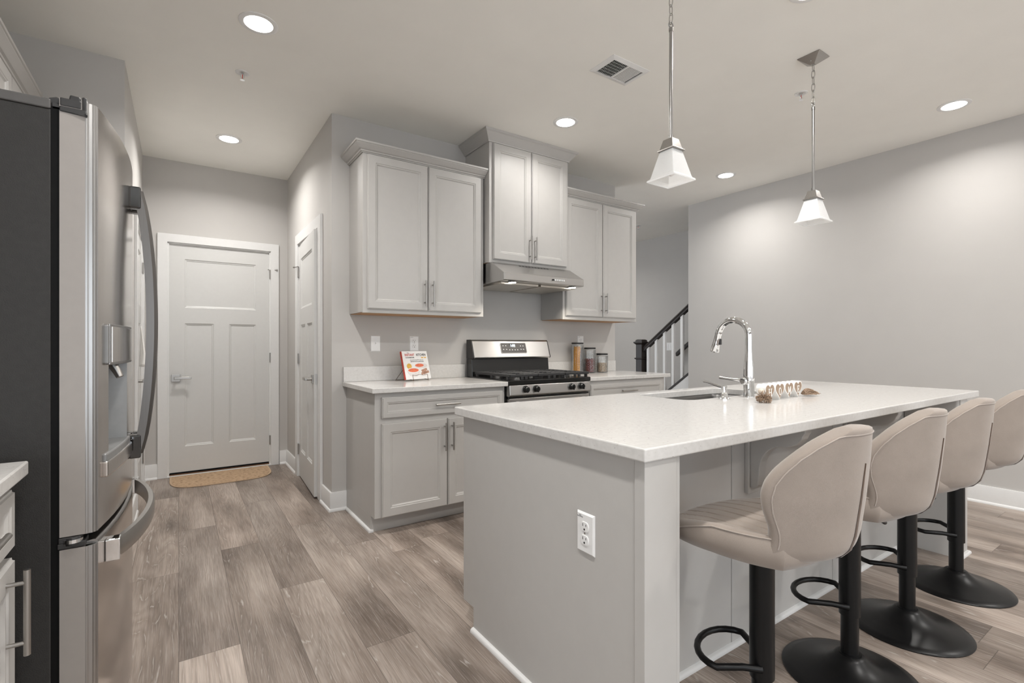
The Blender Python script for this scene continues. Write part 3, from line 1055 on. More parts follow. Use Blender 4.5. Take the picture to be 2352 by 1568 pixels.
# ------------------------------------------------------------------ island
IX0, IX1, IY0, IY1 = .966, 3.795, .834, 1.862
t = thing('kitchen_island', 'long grey kitchen island with white outlet on its end', 'kitchen island', (0, 0, 0))
ZU = CT - .035
bodyL, bodyR, kneeY, faceY = .995, 3.640, 1.095, 1.800
# end panel with toe notch
prof = [(.886, 0), (1.742, 0), (1.742, .095), (1.825, .095), (1.825, ZU), (.886, ZU)]
MB().prism(prof, 'x', .990, 1.010).build('end_panel', 'cab', t, bevel=.001, seg=1)
MB().prism([(.886, 0), (1.742, 0), (1.742, .095), (1.825, .095), (1.825, ZU), (.886, ZU)], 'x', 3.622, 3.640).build('end_panel', 'cab', t, bevel=.001, seg=1)
# carcass
MB().box(1.010, 3.622, kneeY + .006, 1.803, .095, .64).box(1.010, 3.622, 1.787, 1.803, .64, ZU).box(1.010, 3.622, kneeY + .006, kneeY + .022, .64, ZU).build('carcass', 'cab', t)
MB().box(1.010, 3.622, kneeY + .006, 1.735, 0, .095).build('toe_kick', 'cab', t)
# knee wall panels
for a, c in ((1.139, 1.76), (1.765, 2.60), (2.605, 3.497)):
    MB().box(a, c, kneeY, kneeY + .0055, 0, ZU).build('knee_panel', 'cab', t, bevel=.001, seg=1)
# end legs (posts)
def post(x0, x1, left):
    b = MB().box(x0, x1, .850, .8855, 0, ZU - .0005).box(x0 + (.007 if left else 0), x1 - (0 if left else .007), .8855, kneeY + .004, 0, ZU - .0005)
    o = b.build('post', 'cab', t, bevel=.002)
    return o
post(.985, 1.112, True)
post(3.528, 3.645, False)
MB().prism([(1.1125, .856), (1.128, .853), (1.134, .859), (1.137, .868), (1.137, kneeY - .001), (1.1125, kneeY - .001)], 'z', 0, ZU - .001).build('post_bead', 'cab', t, smooth=50)
MB().prism([(3.5275, .856), (3.512, .853), (3.506, .859), (3.503, .868), (3.503, kneeY - .001), (3.5275, kneeY - .001)], 'z', 0, ZU - .001).build('post_bead', 'cab', t, smooth=50)
# quarter rounds
MB().sweep([(.990, 1.742), (.990, .888), (.985, .886), (.985, .850), (1.137, .850)], QR).build('quarter_round', 'trim', t, smooth=40)
MB().sweep([(1.137, kneeY), (3.503, kneeY)], QR).build('quarter_round', 'trim', t, smooth=40)
MB().sweep([(3.503, .850), (3.645, .850), (3.645, 1.742)], QR).build('quarter_round', 'trim', t, smooth=40)
# doors and drawers on the sink side (facing +y)
isl = [(1.03, 1.45), (1.458, 1.90), (1.97, 2.36), (2.368, 2.76), (2.83, 3.22), (3.228, 3.60)]
for a, c in isl:
    MB().panel(c - a, .62, DOOR_R).xf(Matrix.Translation((c, 1.803, .11)) @ Matrix.Rotation(PI, 4, 'Z')).build('door', 'cab', t)
# corbels
def corbel(x):
    b = MB()
    b.box(x - .036, x + .036, 1.078, kneeY, .575, ZU - .001)
    pts = [(1.078, ZU - .001), (.872, ZU - .001), (.872, ZU - .022)]
    for k in range(1, 8):
        a = k / 8
        pts.append((.878 + .075 * (1 - math.cos(a * PI / 2)) + .0, ZU - .022 - .062 * math.sin(a * PI / 2)))
    for k in range(0, 9):
        a = k / 8
        pts.append((.957 + .085 * math.sin(a * PI / 2), ZU - .086 - .115 * (1 - math.cos(a * PI / 2))))
    pts += [(1.046, .615), (1.056, .600), (1.078, .598)]
    b.prism(pts, 'x', x - .024, x + .024)
    return b.build('corbel', 'cab', t, bevel=.003)
corbel(1.885)
corbel(2.745)

# countertop with a sink cut-out
def hole_slab(name, x0, x1, y0, y1, z1, th, hole):
    bm = bmesh.new()
    n = len(hole)
    rect = [(x0, y0), (x1, y0), (x1, y1), (x0, y1)]
    def ring(z):
        o = [bm.verts.new((x, y, z)) for x, y in rect]
        h = [bm.verts.new((x, y, z)) for x, y in hole]
        return o, h
    ot, ht = ring(z1)
    ob, hb = ring(z1 - th)
    for o, h in ((ot, ht), (ob, hb)):
        es = []
        for lp in (o, h):
            for i in range(len(lp)):
                es.append(bm.edges.new((lp[i], lp[(i + 1) % len(lp)])))
        bmesh.ops.triangle_fill(bm, use_beauty=True, use_dissolve=False, edges=es)
    for a, c in ((ot, ob), (ht, hb)):
        for i in range(len(a)):
            j = (i + 1) % len(a)
            bm.faces.new((a[i], a[j], c[j], c[i]))
    bmesh.ops.recalc_face_normals(bm, faces=bm.faces)
    me = bpy.data.meshes.new(name)
    bm.to_mesh(me)
    bm.free()
    me.materials.append(M['quartz'])
    o = bpy.data.objects.new(name, me)
    COL.objects.link(o)
    md = o.modifiers.new('bevel', 'BEVEL')
    md.width = .004
    md.segments = 2
    md.limit_method = 'ANGLE'
    md.angle_limit = math.radians(60)
    return o
SK = (1.985, 2.725, 1.452, 1.782)
def rr_xy(x0, x1, y0, y1, r, n=6):
    return [(x + (x0 + x1) / 2, y + (y0 + y1) / 2) for x, y in rrect(x1 - x0, y1 - y0, r, n)]
o = hole_slab('countertop', IX0, IX1, IY0, IY1, CT, .035, rr_xy(*SK, .07))
tag(o, 'long white speckled quartz island top with an inset sink', 'countertop')
# sink
t = thing('kitchen_sink', 'undermount stainless steel sink in the island top', 'sink', (0, 0, 0))
z0 = CT - .0365
lps = []
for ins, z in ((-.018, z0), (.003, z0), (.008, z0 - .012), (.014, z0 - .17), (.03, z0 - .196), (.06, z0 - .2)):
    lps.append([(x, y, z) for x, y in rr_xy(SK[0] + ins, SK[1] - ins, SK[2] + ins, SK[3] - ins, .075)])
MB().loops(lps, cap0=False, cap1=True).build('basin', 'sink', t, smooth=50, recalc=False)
MB().lathe([(.045, 0), (.045, .004), (.03, .002), (.0005, .002)], (2.355, 1.62, z0 - .2), 24).build('drain', 'chrome', t, smooth=40)

# outlet helper (faces -y locally): plate, two receptacles, slots
def outlet(name, label, loc, rz, kind='outlet', group=None):
    t = thing(name, label, 'wall outlet' if kind == 'outlet' else 'light switch', loc, rz, group)
    b = MB().panel(.074, .118, [(0, 0), (0, -.001), (.005, -.006), (.0055, -.006)], -.037, -.059)
    b.build('cover_plate', 'plastic', t)
    if kind == 'outlet':
        for z in (.0195, -.0195):
            pts = []
            for k in range(24):
                a = 2 * PI * k / 24
                pts.append((.0172 * math.cos(a), max(-.0142, min(.0142, .0172 * math.sin(a))) + z))
            r = MB().prism(pts, 'y', -.0085, -.005).build('receptacle', 'plastic', t, bevel=.0008, seg=1)
            b = MB()
            b.box(-.0078, -.0056, -.0088, -.0082, z + .001, z + .0095)
            b.box(.0056, .0078, -.0088, -.0082, z + .002, z + .0085)
            b.prism([(.003 * math.cos(2 * PI * k / 12), .0032 * math.sin(2 * PI * k / 12) + z - .0075) for k in range(12)], 'y', -.0088, -.0082)
            b.build('slots', 'slot', r)
        MB().lathe([(.0025, 0), (.0025, .0012)], (0, 0, 0), 12).xf(Matrix.Translation((0, -.006, 0)) @ Matrix.Rotation(PI / 2, 4, 'X')).build('screw', 'nickel', t)
        text_obj('sticker_text', 'GFCI\nPROTECTED', .0042, 'ink', t, Matrix.Translation((-.020, -.0064, .047)) @ UPRIGHT, extrude=.0001)
    else:
        MB().box(-.005, .005, -.0075, -.005, -.012, .012).build('toggle_slot', 'plastic', t, bevel=.0008)
        MB().prism([(-.0055, -.004), (-.017, .004), (-.017, .009), (-.0055, .006)], 'x', -.0035, .0035).build('toggle', 'plastic', t, bevel=.0008)
    return t
outlet('wall_outlet', 'white duplex outlet on the end panel of the island', (.990, 1.073, .609), -PI / 2)
outlet('light_switch', 'white toggle switch plate on the wall left of the cookbook', (1.195, WY, 1.171), 0, 'switch')
outlet('wall_outlet', 'white duplex outlet on the wall behind the cookbook', (1.497, WY, 1.171), 0)
outlet('wall_outlet', 'white duplex outlet on the wall above the tall pasta jar', (3.203, WY, 1.189), 0)
t = thing('light_switch', 'white rocker switch plate on the wall behind the stair balusters', 'light switch', (SX, 4.69, 1.135), -PI / 2)
MB().panel(.118, .118, [(0, 0), (0, -.001), (.005, -.006), (.0055, -.006)], -.059, -.059).build('cover_plate', 'plastic', t)
for x in (-.023, .023): MB().box(x - .016, x + .016, -.0085, -.005, -.033, .033).build('rocker', 'plastic', t, bevel=.001)

# ------------------------------------------------------------------ faucet and soap pump
t = thing('kitchen_faucet', 'tall polished chrome gooseneck faucet behind the island sink', 'faucet', (2.385, 1.388, CT))
MB().lathe([(.027, 0), (.027, .004), (.0255, .006), (.0255, .075), (.0265, .10), (.0245, .15), (.019, .21), (.0178, .226)], n=28).build('body', 'chrome', t, smooth=40)
R = .085
pts = [(0, 0, .224), (0, 0, .26)]
zc = .305
for k in range(0, 17):
    a = PI * k / 16 * .90
    pts.append((0, R - R * math.cos(a), zc + R * math.sin(a)))
MB().tube(pts, [.0178] * 2 + [.0172] * 17, 18).build('spout', 'chrome', t, smooth=40)
e = Vector(pts[-1]); dr = (Vector(pts[-1]) - Vector(pts[-2])).normalized()
dr = Vector((0, .25, -1)).normalized()
b = MB().tube([e, e + dr * .012, e + dr * .02, e + dr * .06, e + dr * .105, e + dr * .11], [.0178, .0185, .0170, .0195, .0235, .0215], 20)
o = b.build('spray_head', 'chrome', t, smooth=40)
q = e + dr * .055
MB().box(q.x - .007, q.x + .007, q.y - .026, q.y - .014, q.z - .016, q.z + .016).build('spray_button', 'blackplastic', o, bevel=.003)
b = MB()
b.tube([(-.01, 0, .082), (-.045, 0, .082)], [.021, .021], 20)
b.tube([(-.045, 0, .082), (-.060, 0, .082)], [.021, .014], 20)
o = b.build('handle_hub', 'chrome', t, smooth=40)
MB().tube([(-.042, .005, .082), (-.060, .05, .086), (-.070, .09, .090), (-.074, .115, .093)], [.010, .0065, .006, .0068], 12).build('handle_lever', 'chrome', t, smooth=40)
t = thing('soap_dispenser', 'small chrome soap pump beside the sink', 'soap dispenser', (2.172, 1.388, CT))
MB().lathe([(.027, 0), (.027, .005), (.022, .009), (.0175, .014), (.016, .030), (.0125, .034), (.0125, .052), (.0145, .054), (.0145, .062), (.010, .067), (.0005, .067)], n=24).build('pump_body', 'chrome', t, smooth=40)
MB().tube([(0, 0, .056), (-.004, .04, .066), (-.008, .085, .078), (-.010, .105, .0805)], [.008, .007, .0055, .005], 12).build('pump_spout', 'chrome', t, smooth=40)

# ------------------------------------------------------------------ HOME heart blocks
def heart(w, h, n=40):
    pts = []
    for k in range(n):
        a = 2 * PI * k / n
        x = 16 * math.sin(a) ** 3
        y = 13 * math.cos(a) - 5 * math.cos(2 * a) - 2 * math.cos(3 * a) - math.cos(4 * a)
        pts.append((x / 32 * w, (y + 17) / 29.2 * h))
    return pts
def letter_boxes(ch):
    s = .0035
    B = []
    def bx(x0, x1, z0, z1): B.append((x0, x1, z0, z1))
    if ch == 'H':
        for x in (-.011, .011):
            bx(x - .0025, x + .0025, -.018, .018); bx(x - .006, x + .006, .0145, .018); bx(x - .006, x + .006, -.018, -.0145)
        bx(-.011, .011, -.0015, .0015)
    if ch == 'E':
        bx(-.0095, -.0045, -.018, .018); bx(-.0125, .011, .0145, .018); bx(-.0125, .011, -.018, -.0145); bx(-.008, .006, -.0018, .0018)
        bx(.0085, .011, .008, .018); bx(.0085, .011, -.018, -.008); bx(.004, .0062, -.006, .006)
    return B
HA = math.radians(4)
signo = thing('home_sign', 'white heart blocks spelling HOME with a rope and tassels on the island', 'sign', (2.275, 1.222, CT), HA)
HW, HH, HT = .096, .080, .042
for i, ch in enumerate('HOME'):
    x = i * .1015
    hb = MB().prism(heart(HW, HH), 'y', 0, HT).xf(Matrix.Translation((x, 0, 0))).build('heart_block', 'heartw', signo, bevel=.0012, seg=1, smooth=45)
    MB().prism([(a * .86, (z - HH * .5) * .86 + HH * .51) for a, z in heart(HW, HH)], 'y', -.0012, .001).xf(Matrix.Translation((x, 0, 0))).build('heart_face', 'heartb', hb)
    zc = HH * .50
    b = MB()
    if ch in 'HE':
        for (x0, x1, a, c) in letter_boxes(ch): b.box(x + x0, x + x1, -.0026, -.0008, zc + a, zc + c)
    elif ch == 'O':
        b.loops([[(x + rx * math.cos(2 * PI * k / 28), y, zc + rz * math.sin(2 * PI * k / 28)) for k in range(28)] for rx, rz, y in ((.013, .0185, -.0008), (.013, .0185, -.0026), (.0085, .0150, -.0026), (.0085, .0150, -.0008))], cap0=False, cap1=False)
    else:
        for s in (-1, 1):
            b.box(x + s * .0125 - .0022, x + s * .0125 + .0022, -.0026, -.0008, zc - .018, zc + .018)
            b.box(x + s * .0125 - .006, x + s * .0125 + .006, -.0026, -.0008, zc - .018, zc - .0145)
            b.prism([(x + s * .0145, zc + .018), (x + s * .009, zc + .018), (x - s * .001, zc - .010), (x + s * .003, zc - .012)], 'y', -.0026, -.0009)
    b.build('letter', 'heartw', hb)
def tassel(seed, length, r0, spread, curl):
    rr = random.Random(seed)
    b = MB()
    for k in range(120):
        a = rr.random() * 2 * PI
        q = math.sqrt(rr.random())
        pts = []
        ox, oz = q * spread * math.cos(a), abs(q * spread * math.sin(a))
        ph = rr.random() * 6
        for s in range(6):
            u = s / 5
            pts.append((length * u * (0.75 + .25 * rr.random()) , ox * (0.3 + .9 * u) + curl * math.sin(ph + 7 * u), .006 + oz * (0.4 + .9 * math.sin(PI * min(1, u * .8 + .15))) + curl * .7 * abs(math.cos(ph + 6 * u))))
        b.tube(pts, [r0] * 6, 5)
    return b
# left tassel: bushy, lies to the front left; bead above it
def bush(seed, r, n, rs):
    rr = random.Random(seed)
    b = MB()
    for k in range(n):
        a, e = rr.random() * 2 * PI, rr.random() * 1.35 - .35
        d = Vector((math.cos(a) * math.cos(e) * 1.25, math.sin(a) * math.cos(e), math.sin(e)))
        q = Vector((0, 0, r * .75)) + d * r * .15 * rr.random()
        pts = []
        w_ = Vector((rr.random() - .5, rr.random() - .5, rr.random() - .5)) * 1.1
        for s in range(7):
            pts.append((q.x, q.y, max(rs, q.z)))
            d = (d + w_ * .35 + Vector((0, 0, -.16))).normalized()
            w_ = (w_ + Vector((rr.random() - .5, rr.random() - .5, rr.random() - .5)) * .9)
            q = q + d * r * .19
        b.tube(pts, rs, 5)
    return b
o = bush(3, .030, 170, .0012).xf(Matrix.Translation((-.086, -.012, 0))).build('tassel', 'jute', signo, smooth=60)
o = MB().sphere((-.078, .004, .050), .0130).build('bead', 'bead', signo, smooth=60)
o = tassel(5, .095, .0013, .024, .006).xf(Matrix.Translation((.352, -.005, 0)) @ Matrix.Rotation(math.radians(-12), 4, 'Z')).build('tassel', 'jute', signo, smooth=60)

# ------------------------------------------------------------------ cookbook on a wire easel
BA = math.radians(12)
TL = math.radians(17)
bk = thing('cookbook', 'white cookbook with red spine and soup bowl cover leaning on the easel', 'book', (1.352, 3.352, CT + .012), BA)
BM = Matrix.Rotation(-TL, 4, 'X')
BW, BH, BT = .222, .212, .020
b = MB().box(0, BW, 0, .0022, 0, BH).box(0, BW, BT - .0022, BT, 0, BH)
b.xf(BM).build('cover_boards', 'cover', bk)
MB().box(.003, BW - .004, .0022, BT - .0022, .003, BH - .003).xf(BM).build('pages', 'cover', bk)
MB().box(-.002, .0005, 0, BT, 0, BH).xf(BM).build('spine', 'red', bk)
def bt(name, s, size, x, z, mat='ink', sx=1.0, bold=0.0):
    return text_obj(name, s, size, mat, bk, BM @ Matrix.Translation((x, -.0006, z)) @ UPRIGHT, sx=sx, bold=bold, extrude=.0002)
bt('title_text', 'The', .010, .052, BH - .012, 'ink')
bt('title_text', 'INSTANT', .024, .064, BH - .029, 'red', .84, .0006)
bt('title_text', 'KITCHEN', .024, .165, BH - .029, 'ink', .84, .0006)
bt('title_text', 'COOKBOOK', .0125, .064, BH - .049, 'ink', 1.05, .0004)
bt('title_text', 'Fast and Easy Family Meals Using Your', .0072, .120, BH - .068, 'ink', 1.05, .0001)
bt('title_text', 'INSTANT POT and AIR FRYER', .0082, .122, BH - .080, 'ink', 1.1, .0003)
b = MB()
for (x, z) in ((.168, BH - .050), (.178, BH - .050), (.194, BH - .050), (.204, BH - .050)):
    b.box(x - .004, x + .004, -.0006, .0001, z - .005, z + .005)
b.xf(BM).build('cover_marks', 'gold', bk)
def disc(cx, cz, rx, rz, y, mat, name):
    MB().prism([(cx + rx * math.cos(2 * PI * k / 28), cz + rz * math.sin(2 * PI * k / 28)) for k in range(28)], 'y', y, .0002).xf(BM).build(name, mat, bk)
disc(.046, .098, .021, .021, -.0005, 'gold', 'cover_seal')
disc(.150, .100, .056, .019, -.0004, 'bowl', 'cover_bowl')
disc(.136, .103, .038, .0125, -.0008, 'orange', 'cover_soup')
MB().prism([(.022 + .054 + .054 * math.cos(a), .066 + .050 * math.sin(a)) for a in [PI + PI * k / 16 for k in range(17)]], 'y', -.0005, .0002).xf(BM).build('cover_bowl', 'bowl', bk)
disc(.076, .067, .054, .019, -.0007, 'cover', 'cover_bowl')
disc(.076, .067, .046, .0145, -.0010, 'orange', 'cover_soup')
for (x, z, a) in ((.172, .066, .3), (.186, .048, .25), (.165, .046, .35)):
    MB().box(-.026, .026, -.0009, .0002, -.009, .009).xf(BM @ Matrix.Translation((x, 0, z)) @ Matrix.Rotation(-a, 4, 'Y')).build('cover_toast', 'toast', bk)
es = thing('book_easel', 'thin bronze wire easel holding up the cookbook', 'easel', (1.352, 3.352, CT), BA)
b = MB()
for x in (.045, .175):
    b.tube([(x, -.030, .003), (x, -.028, .012), (x, -.022, .020), (x, -.018, .032), (x + .002, -.014, .044)], .0018, 8)
    b.tube([(x, -.030, .003), (x, .0, .008), (x, .028, .010), (x, .055, .10), (x, .066, .13)], .0018, 8)
b.tube([(.045, -.014, .044), (.08, -.013, .040), (.11, -.012, .046), (.14, -.013, .040), (.177, -.014, .044)], .0016, 8)
b.tube([(.045, .028, .010), (.175, .028, .010)], .0016, 8)
b.tube([(.03, .058, .10), (-.012, .118, .003), (.03, .118, .003), (.19, .118, .003), (.232, .118, .003), (.19, .058, .10)], .0018, 8)
b.build('wire_frame', 'wire', es, smooth=60)

# ------------------------------------------------------------------ jars
def jar(name, label, x, y, r, h, fill, fill_h, fmat, seed):
    t = thing(name, label, 'jar', (x, y, CT), group='glass storage jars by the range')
    rr = random.Random(seed)
    n = 40
    prof = [(r * .90, .0), (r, .006)]
    k = int((h - .03) / .010)
    for i in range(k + 1):
        z = .008 + (h - .034) * i / k
        prof.append((r * (1.0 + .022 * (1 if i % 2 else -.4)), z))
    prof += [(r * .94, h - .022), (r * .94, h - .014)]
    inner = [(max(.001, q - .003), max(z, .006)) for q, z in reversed(prof)]
    b = MB()
    lps = []
    for q, z in prof + inner:
        lps.append([(q * (1 + (.012 if j % 2 else -.012)) * math.cos(2 * PI * j / n), q * (1 + (.012 if j % 2 else -.012)) * math.sin(2 * PI * j / n), z) for j in range(n)])
    b.loops(lps)
    b.build('glass_body', 'glass', t, smooth=25)
    o = MB().lathe([(r * .98, h - .018), (r * 1.0, h - .016), (r * 1.0, h - .001), (r * .97, h), (.0005, h)], n=36).build('lid', 'blackplastic', t, smooth=40)
    MB().lathe([(r * .99, h - .022), (r * 1.005, h - .0215), (r * 1.005, h - .0185), (r * .99, h - .018)], n=36).build('lid_seal', 'plastic', o, smooth=40)
    b = MB()
    ri = r * .90
    if fill == 'sticks':
        for q in range(150):
            a, rad = rr.random() * 2 * PI, math.sqrt(rr.random()) * ri * .80
            cx, cy = rad * math.cos(a) * .75 - r * .20, rad * math.sin(a) * .8
            dx, dy = (rr.random() - .5) * .016 + .008, (rr.random() - .5) * .012
            p0 = Vector((cx - dx, cy - dy, .009)); p1 = Vector((cx + dx, cy + dy, fill_h * (.86 + .14 * rr.random())))
            for p in (p0, p1):
                m = math.hypot(p.x, p.y)
                if m > ri * .9: p.x *= ri * .9 / m; p.y *= ri * .9 / m
            b.tube([p0, p1], .0019, 5)
    else:
        m = int(2.2e6 * ri * ri * fill_h * (1.0 if fill == 'beans' else 1.2))
        m = min(m, 700)
        for q in range(m):
            a = rr.random() * 2 * PI
            rad = ri * .88 * (rr.random() ** .30)
            z = .012 + (fill_h - .016) * rr.random()
            s = .0068 if fill == 'beans' else .0058
            b.sphere((0, 0, 0), s, 6, 4, (1.35, .8, .7))
            mk = len(b.v) - 6 * 5
            b.xf(Matrix.Translation((rad * math.cos(a), rad * math.sin(a), z)) @ Matrix.Rotation(rr.random() * 6, 4, 'Z') @ Matrix.Rotation(rr.random() * 3, 4, 'Y'), mk)
        b.lathe([(ri * .72, .008), (ri * .74, fill_h * .5), (ri * .70, fill_h * .93), (.0005, fill_h * .97)], n=16)
    o = b.build('contents', fmat, t, smooth=50)
    o['kind'] = 'stuff'
jar('storage_jar', 'tallest black lidded glass jar, full of orange dry pasta', 3.076, 3.455, .0555, .284, 'sticks', .250, 'pasta', 1)
jar('storage_jar', 'middle black lidded glass jar, half full of dark red beans', 3.203, 3.424, .0545, .238, 'beans', .132, 'beans', 2)
jar('storage_jar', 'shortest black lidded glass jar, half full of pale nuts', 3.337, 3.400, .0545, .182, 'nuts', .092, 'oats', 3)

# ------------------------------------------------------------------ refrigerator
FY0, FY1 = 1.645, 2.548
FM = (FY0 + FY1) / 2
FHW = (FY1 - FY0) / 2
def fx(y):
    return -.134 - .043 * ((y - FM) / FHW) ** 2
t = thing('refrigerator', 'stainless steel french door refrigerator with dark grey side', 'refrigerator', (0, 0, 0))
MB().box(-.93, -.262, FY0 + .002, FY1 - .002, .03, 1.744).build('cabinet_shell', 'fridgeside', t, bevel=.003)
MB().box(-.93, -.262, FY0 - .001, FY1 + .001, 1.744, 1.768).build('top_panel', 'greyplastic', t, bevel=.003)
MB().box(-.264, -.246, FY0 + .004, FY1 - .004, .05, 1.752).build('gasket', 'gasket', t)
MB().box(-.80, -.20, FY0 + .01, FY1 - .01, .0, .055).build('base_grille', 'blackplastic', t)
XB, XS = -.246, -.197
def fdoor(name, ya, yb, z0, z1, near_edge, far_edge, hole=None):
    """shell with curved front; edges that are outer get a bright ribbed corner trim"""
    n = 20
    ea = .016 if near_edge else 0
    eb = .016 if far_edge else 0
    ys = [ya + ea + (yb - eb - ya - ea) * k / n for k in range(n + 1)]
    front = [(fx(y), y) for y in ys]
    outline = [(XB, ya)] + ([(XS, ya)] if near_edge else []) + front + ([(XS, yb)] if far_edge else []) + [(XB, yb)]
    b = MB()
    o0 = 0
    lo = [(x, y, z0) for x, y in outline]
    hi = [(x, y, z1) for x, y in outline]
    b.v = lo + hi
    k = len(outline)
    fs0 = 2 if near_edge else 1
    for i in range(k):
        j = (i + 1) % k
        if fs0 <= i < fs0 + n:      # front is a separate sheet
            continue
        if near_edge and i == 1: continue
        if far_edge and i == fs0 + n: continue
        b.f.append((i, j, k + j, k + i))
    b.f.append(tuple(range(k))[::-1])
    b.f.append(tuple(range(k, 2 * k)))
    d = b.build(name, 'doorside', t)
    # front sheet with optional hole (y0,y1,z0,z1)
    f = MB()
    zz = [z0, z1] if not hole else sorted([z0, hole[2], hole[3], z1])
    ysx = sorted(set([round(y, 5) for y in ys] + ([hole[0], hole[1]] if hole else [])))
    for a in range(len(ysx) - 1):
        for c in range(len(zz) - 1):
            y_, y2, q0, q1 = ysx[a], ysx[a + 1], zz[c], zz[c + 1]
            if hole and y_ >= hole[0] - 1e-6 and y2 <= hole[1] + 1e-6 and q0 >= hole[2] - 1e-6 and q1 <= hole[3] + 1e-6:
                continue
            f.add([(fx(y_), y_, q0), (fx(y2), y2, q0), (fx(y2), y2, q1), (fx(y_), y_, q1)], [(0, 1, 2, 3)])
    f.build('front_panel', 'steelz', d, smooth=40)
    for flag, yy, s in ((near_edge, ya, 1), (far_edge, yb, -1)):
        if not flag: continue
        xe = fx(yy + s * .016)
        pts = [(XS, yy)]
        for q in range(1, 13):
            a = q / 13
            ang = a * PI / 2
            rib = .0012 * math.sin(a * PI * 7)
            pts.append((XS + (xe - XS) * math.sin(ang) + rib, yy + s * (.016 * (1 - math.cos(ang)) - rib * .5)))
        pts.append((xe, yy + s * .016))
        pts.append((xe - .012, yy + s * .016))
        pts.append((XS, yy + s * .014))
        MB().prism(pts, 'z', z0, z1).build('corner_trim', 'steeltrim', d, smooth=60)
    return d
HOLE = (1.745, 1.985, .862, 1.112)
dl = fdoor('left_door', FY0, FM - .002, .680, 1.776, True, False, HOLE)
dr_ = fdoor('right_door', FM + .002, FY1, .680, 1.776, False, True)
dz = fdoor('freezer_drawer', FY0, FY1, .060, .648, True, True)
# rounded top lip of the drawer
b = MB()
lps = []
for k in range(25):
    y = FY0 + .018 + (FY1 - FY0 - .036) * k / 24
    x = fx(y)
    lps.append([(x - .001, y, .640)] + [(x - .010 + .010 * math.cos(a), y, .648 + .010 * math.sin(a)) for a in [PI / 2 * q / 5 for q in range(6)]] + [(x - .05, y, .650), (x - .05, y, .640)])
b.loops(lps).build('drawer_lip', 'steeltrim', dz, smooth=50)
# dispenser
b = MB()
y0, y1, z0, z1 = HOLE
dp = .055
def cav(y, z, d): return (fx(y) - d, y, z)
b.add([cav(y0, z0, 0), cav(y1, z0, 0), cav(y1, z1, 0), cav(y0, z1, 0), (-.215, y0 + .01, z0 + .01), (-.215, y1 - .01, z0 + .01), (-.215, y1 - .01, z1), (-.215, y0 + .01, z1)],
      [(0, 1, 5, 4), (1, 2, 6, 5), (2, 3, 7, 6), (3, 0, 4, 7), (4, 5, 6, 7)])
b.build('dispenser_recess', 'recess', dl, recalc=False)
def curved_block(name, mat, ya, yb, z0, z1, d0, d1, parent, n=10, bev=.004):
    lps = []
    for k in range(n + 1):
        y = ya + (yb - ya) * k / n
        lps.append([(fx(y) + d0, y, z0), (fx(y) + d1, y, z0), (fx(y) + d1, y, z1), (fx(y) + d0, y, z1)])
    return MB().loops(lps).build(name, mat, parent, bevel=bev)
dpn = curved_block('dispenser_panel', 'recess', 1.712, 2.005, 1.108, 1.215, -.004, .008, dl)
curved_block('panel_bezel', 'steeltrim', 1.722, 2.008, 1.105, 1.218, .004, .0095, dpn)
curved_block('panel_screen', 'steelz', 1.735, 1.992, 1.112, 1.211, .008, .0115, dpn, bev=.001)
b = MB()
b.tube([(fx(1.86) - .02, 1.86, 1.11), (fx(1.86) - .006, 1.856, 1.085), (fx(1.86) + .002, 1.852, 1.066)], [.013, .011, .009], 14)
b.build('spigot', 'nickel', dl, smooth=40)
curved_block('drip_tray', 'recess', 1.705, 2.012, .842, .868, -.045, .006, dl)
curved_block('tray_lip', 'steelz', 1.700, 2.016, .806, .848, -.002, .010, dl)
# door handles
def bow(yc, sgn, parent):
    b = MB()
    zt, zb = 1.672, .800
    lps = []
    n = 18
    for k in range(n + 1):
        u = k / n
        z = zb + (zt - zb) * u
        d = .026 + .038 * (1 - (2 * u - 1) ** 2) ** .8
        x = fx(yc) + d
        wy = .0135
        lps.append([(x - .020, yc - wy, z), (x + .002, yc - wy, z), (x + .010, yc - wy * .5, z), (x + .010, yc + wy * .5, z), (x + .002, yc + wy, z), (x - .020, yc + wy, z)])
    b.loops(lps)
    h = b.build('handle', 'handle', parent, smooth=40)
    for (za, zc) in ((1.612, 1.684), (.785, .862)):
        MB().box(fx(yc) - .002, fx(yc) + .030, yc - .019, yc + .019, za, zc).build('handle_mount', 'darkchrome', h, bevel=.005)
bow(FM - .036, -1, dl)
bow(FM + .036, 1, dr_)
# freezer handle
b = MB()
lps = []
n = 24
ya, yb = 1.735, 2.455
for k in range(n + 1):
    u = k / n
    y = ya + (yb - ya) * u
    x = fx(y) + .020 + .036 * (1 - (2 * u - 1) ** 2) ** .8
    lps.append([(x - .009, y, .578), (x + .006, y, .578), (x + .009, y, .586), (x + .009, y, .622), (x + .004, y, .630), (x - .009, y, .630)])
b.loops(lps)
h = b.build('handle', 'nickel', dz, smooth=40)
for y in (ya - .005, yb + .005):
    MB().box(fx(y) - .002, fx(y) + .030, y - .018, y + .018, .574, .634).build('handle_mount', 'chrome', h, bevel=.003)
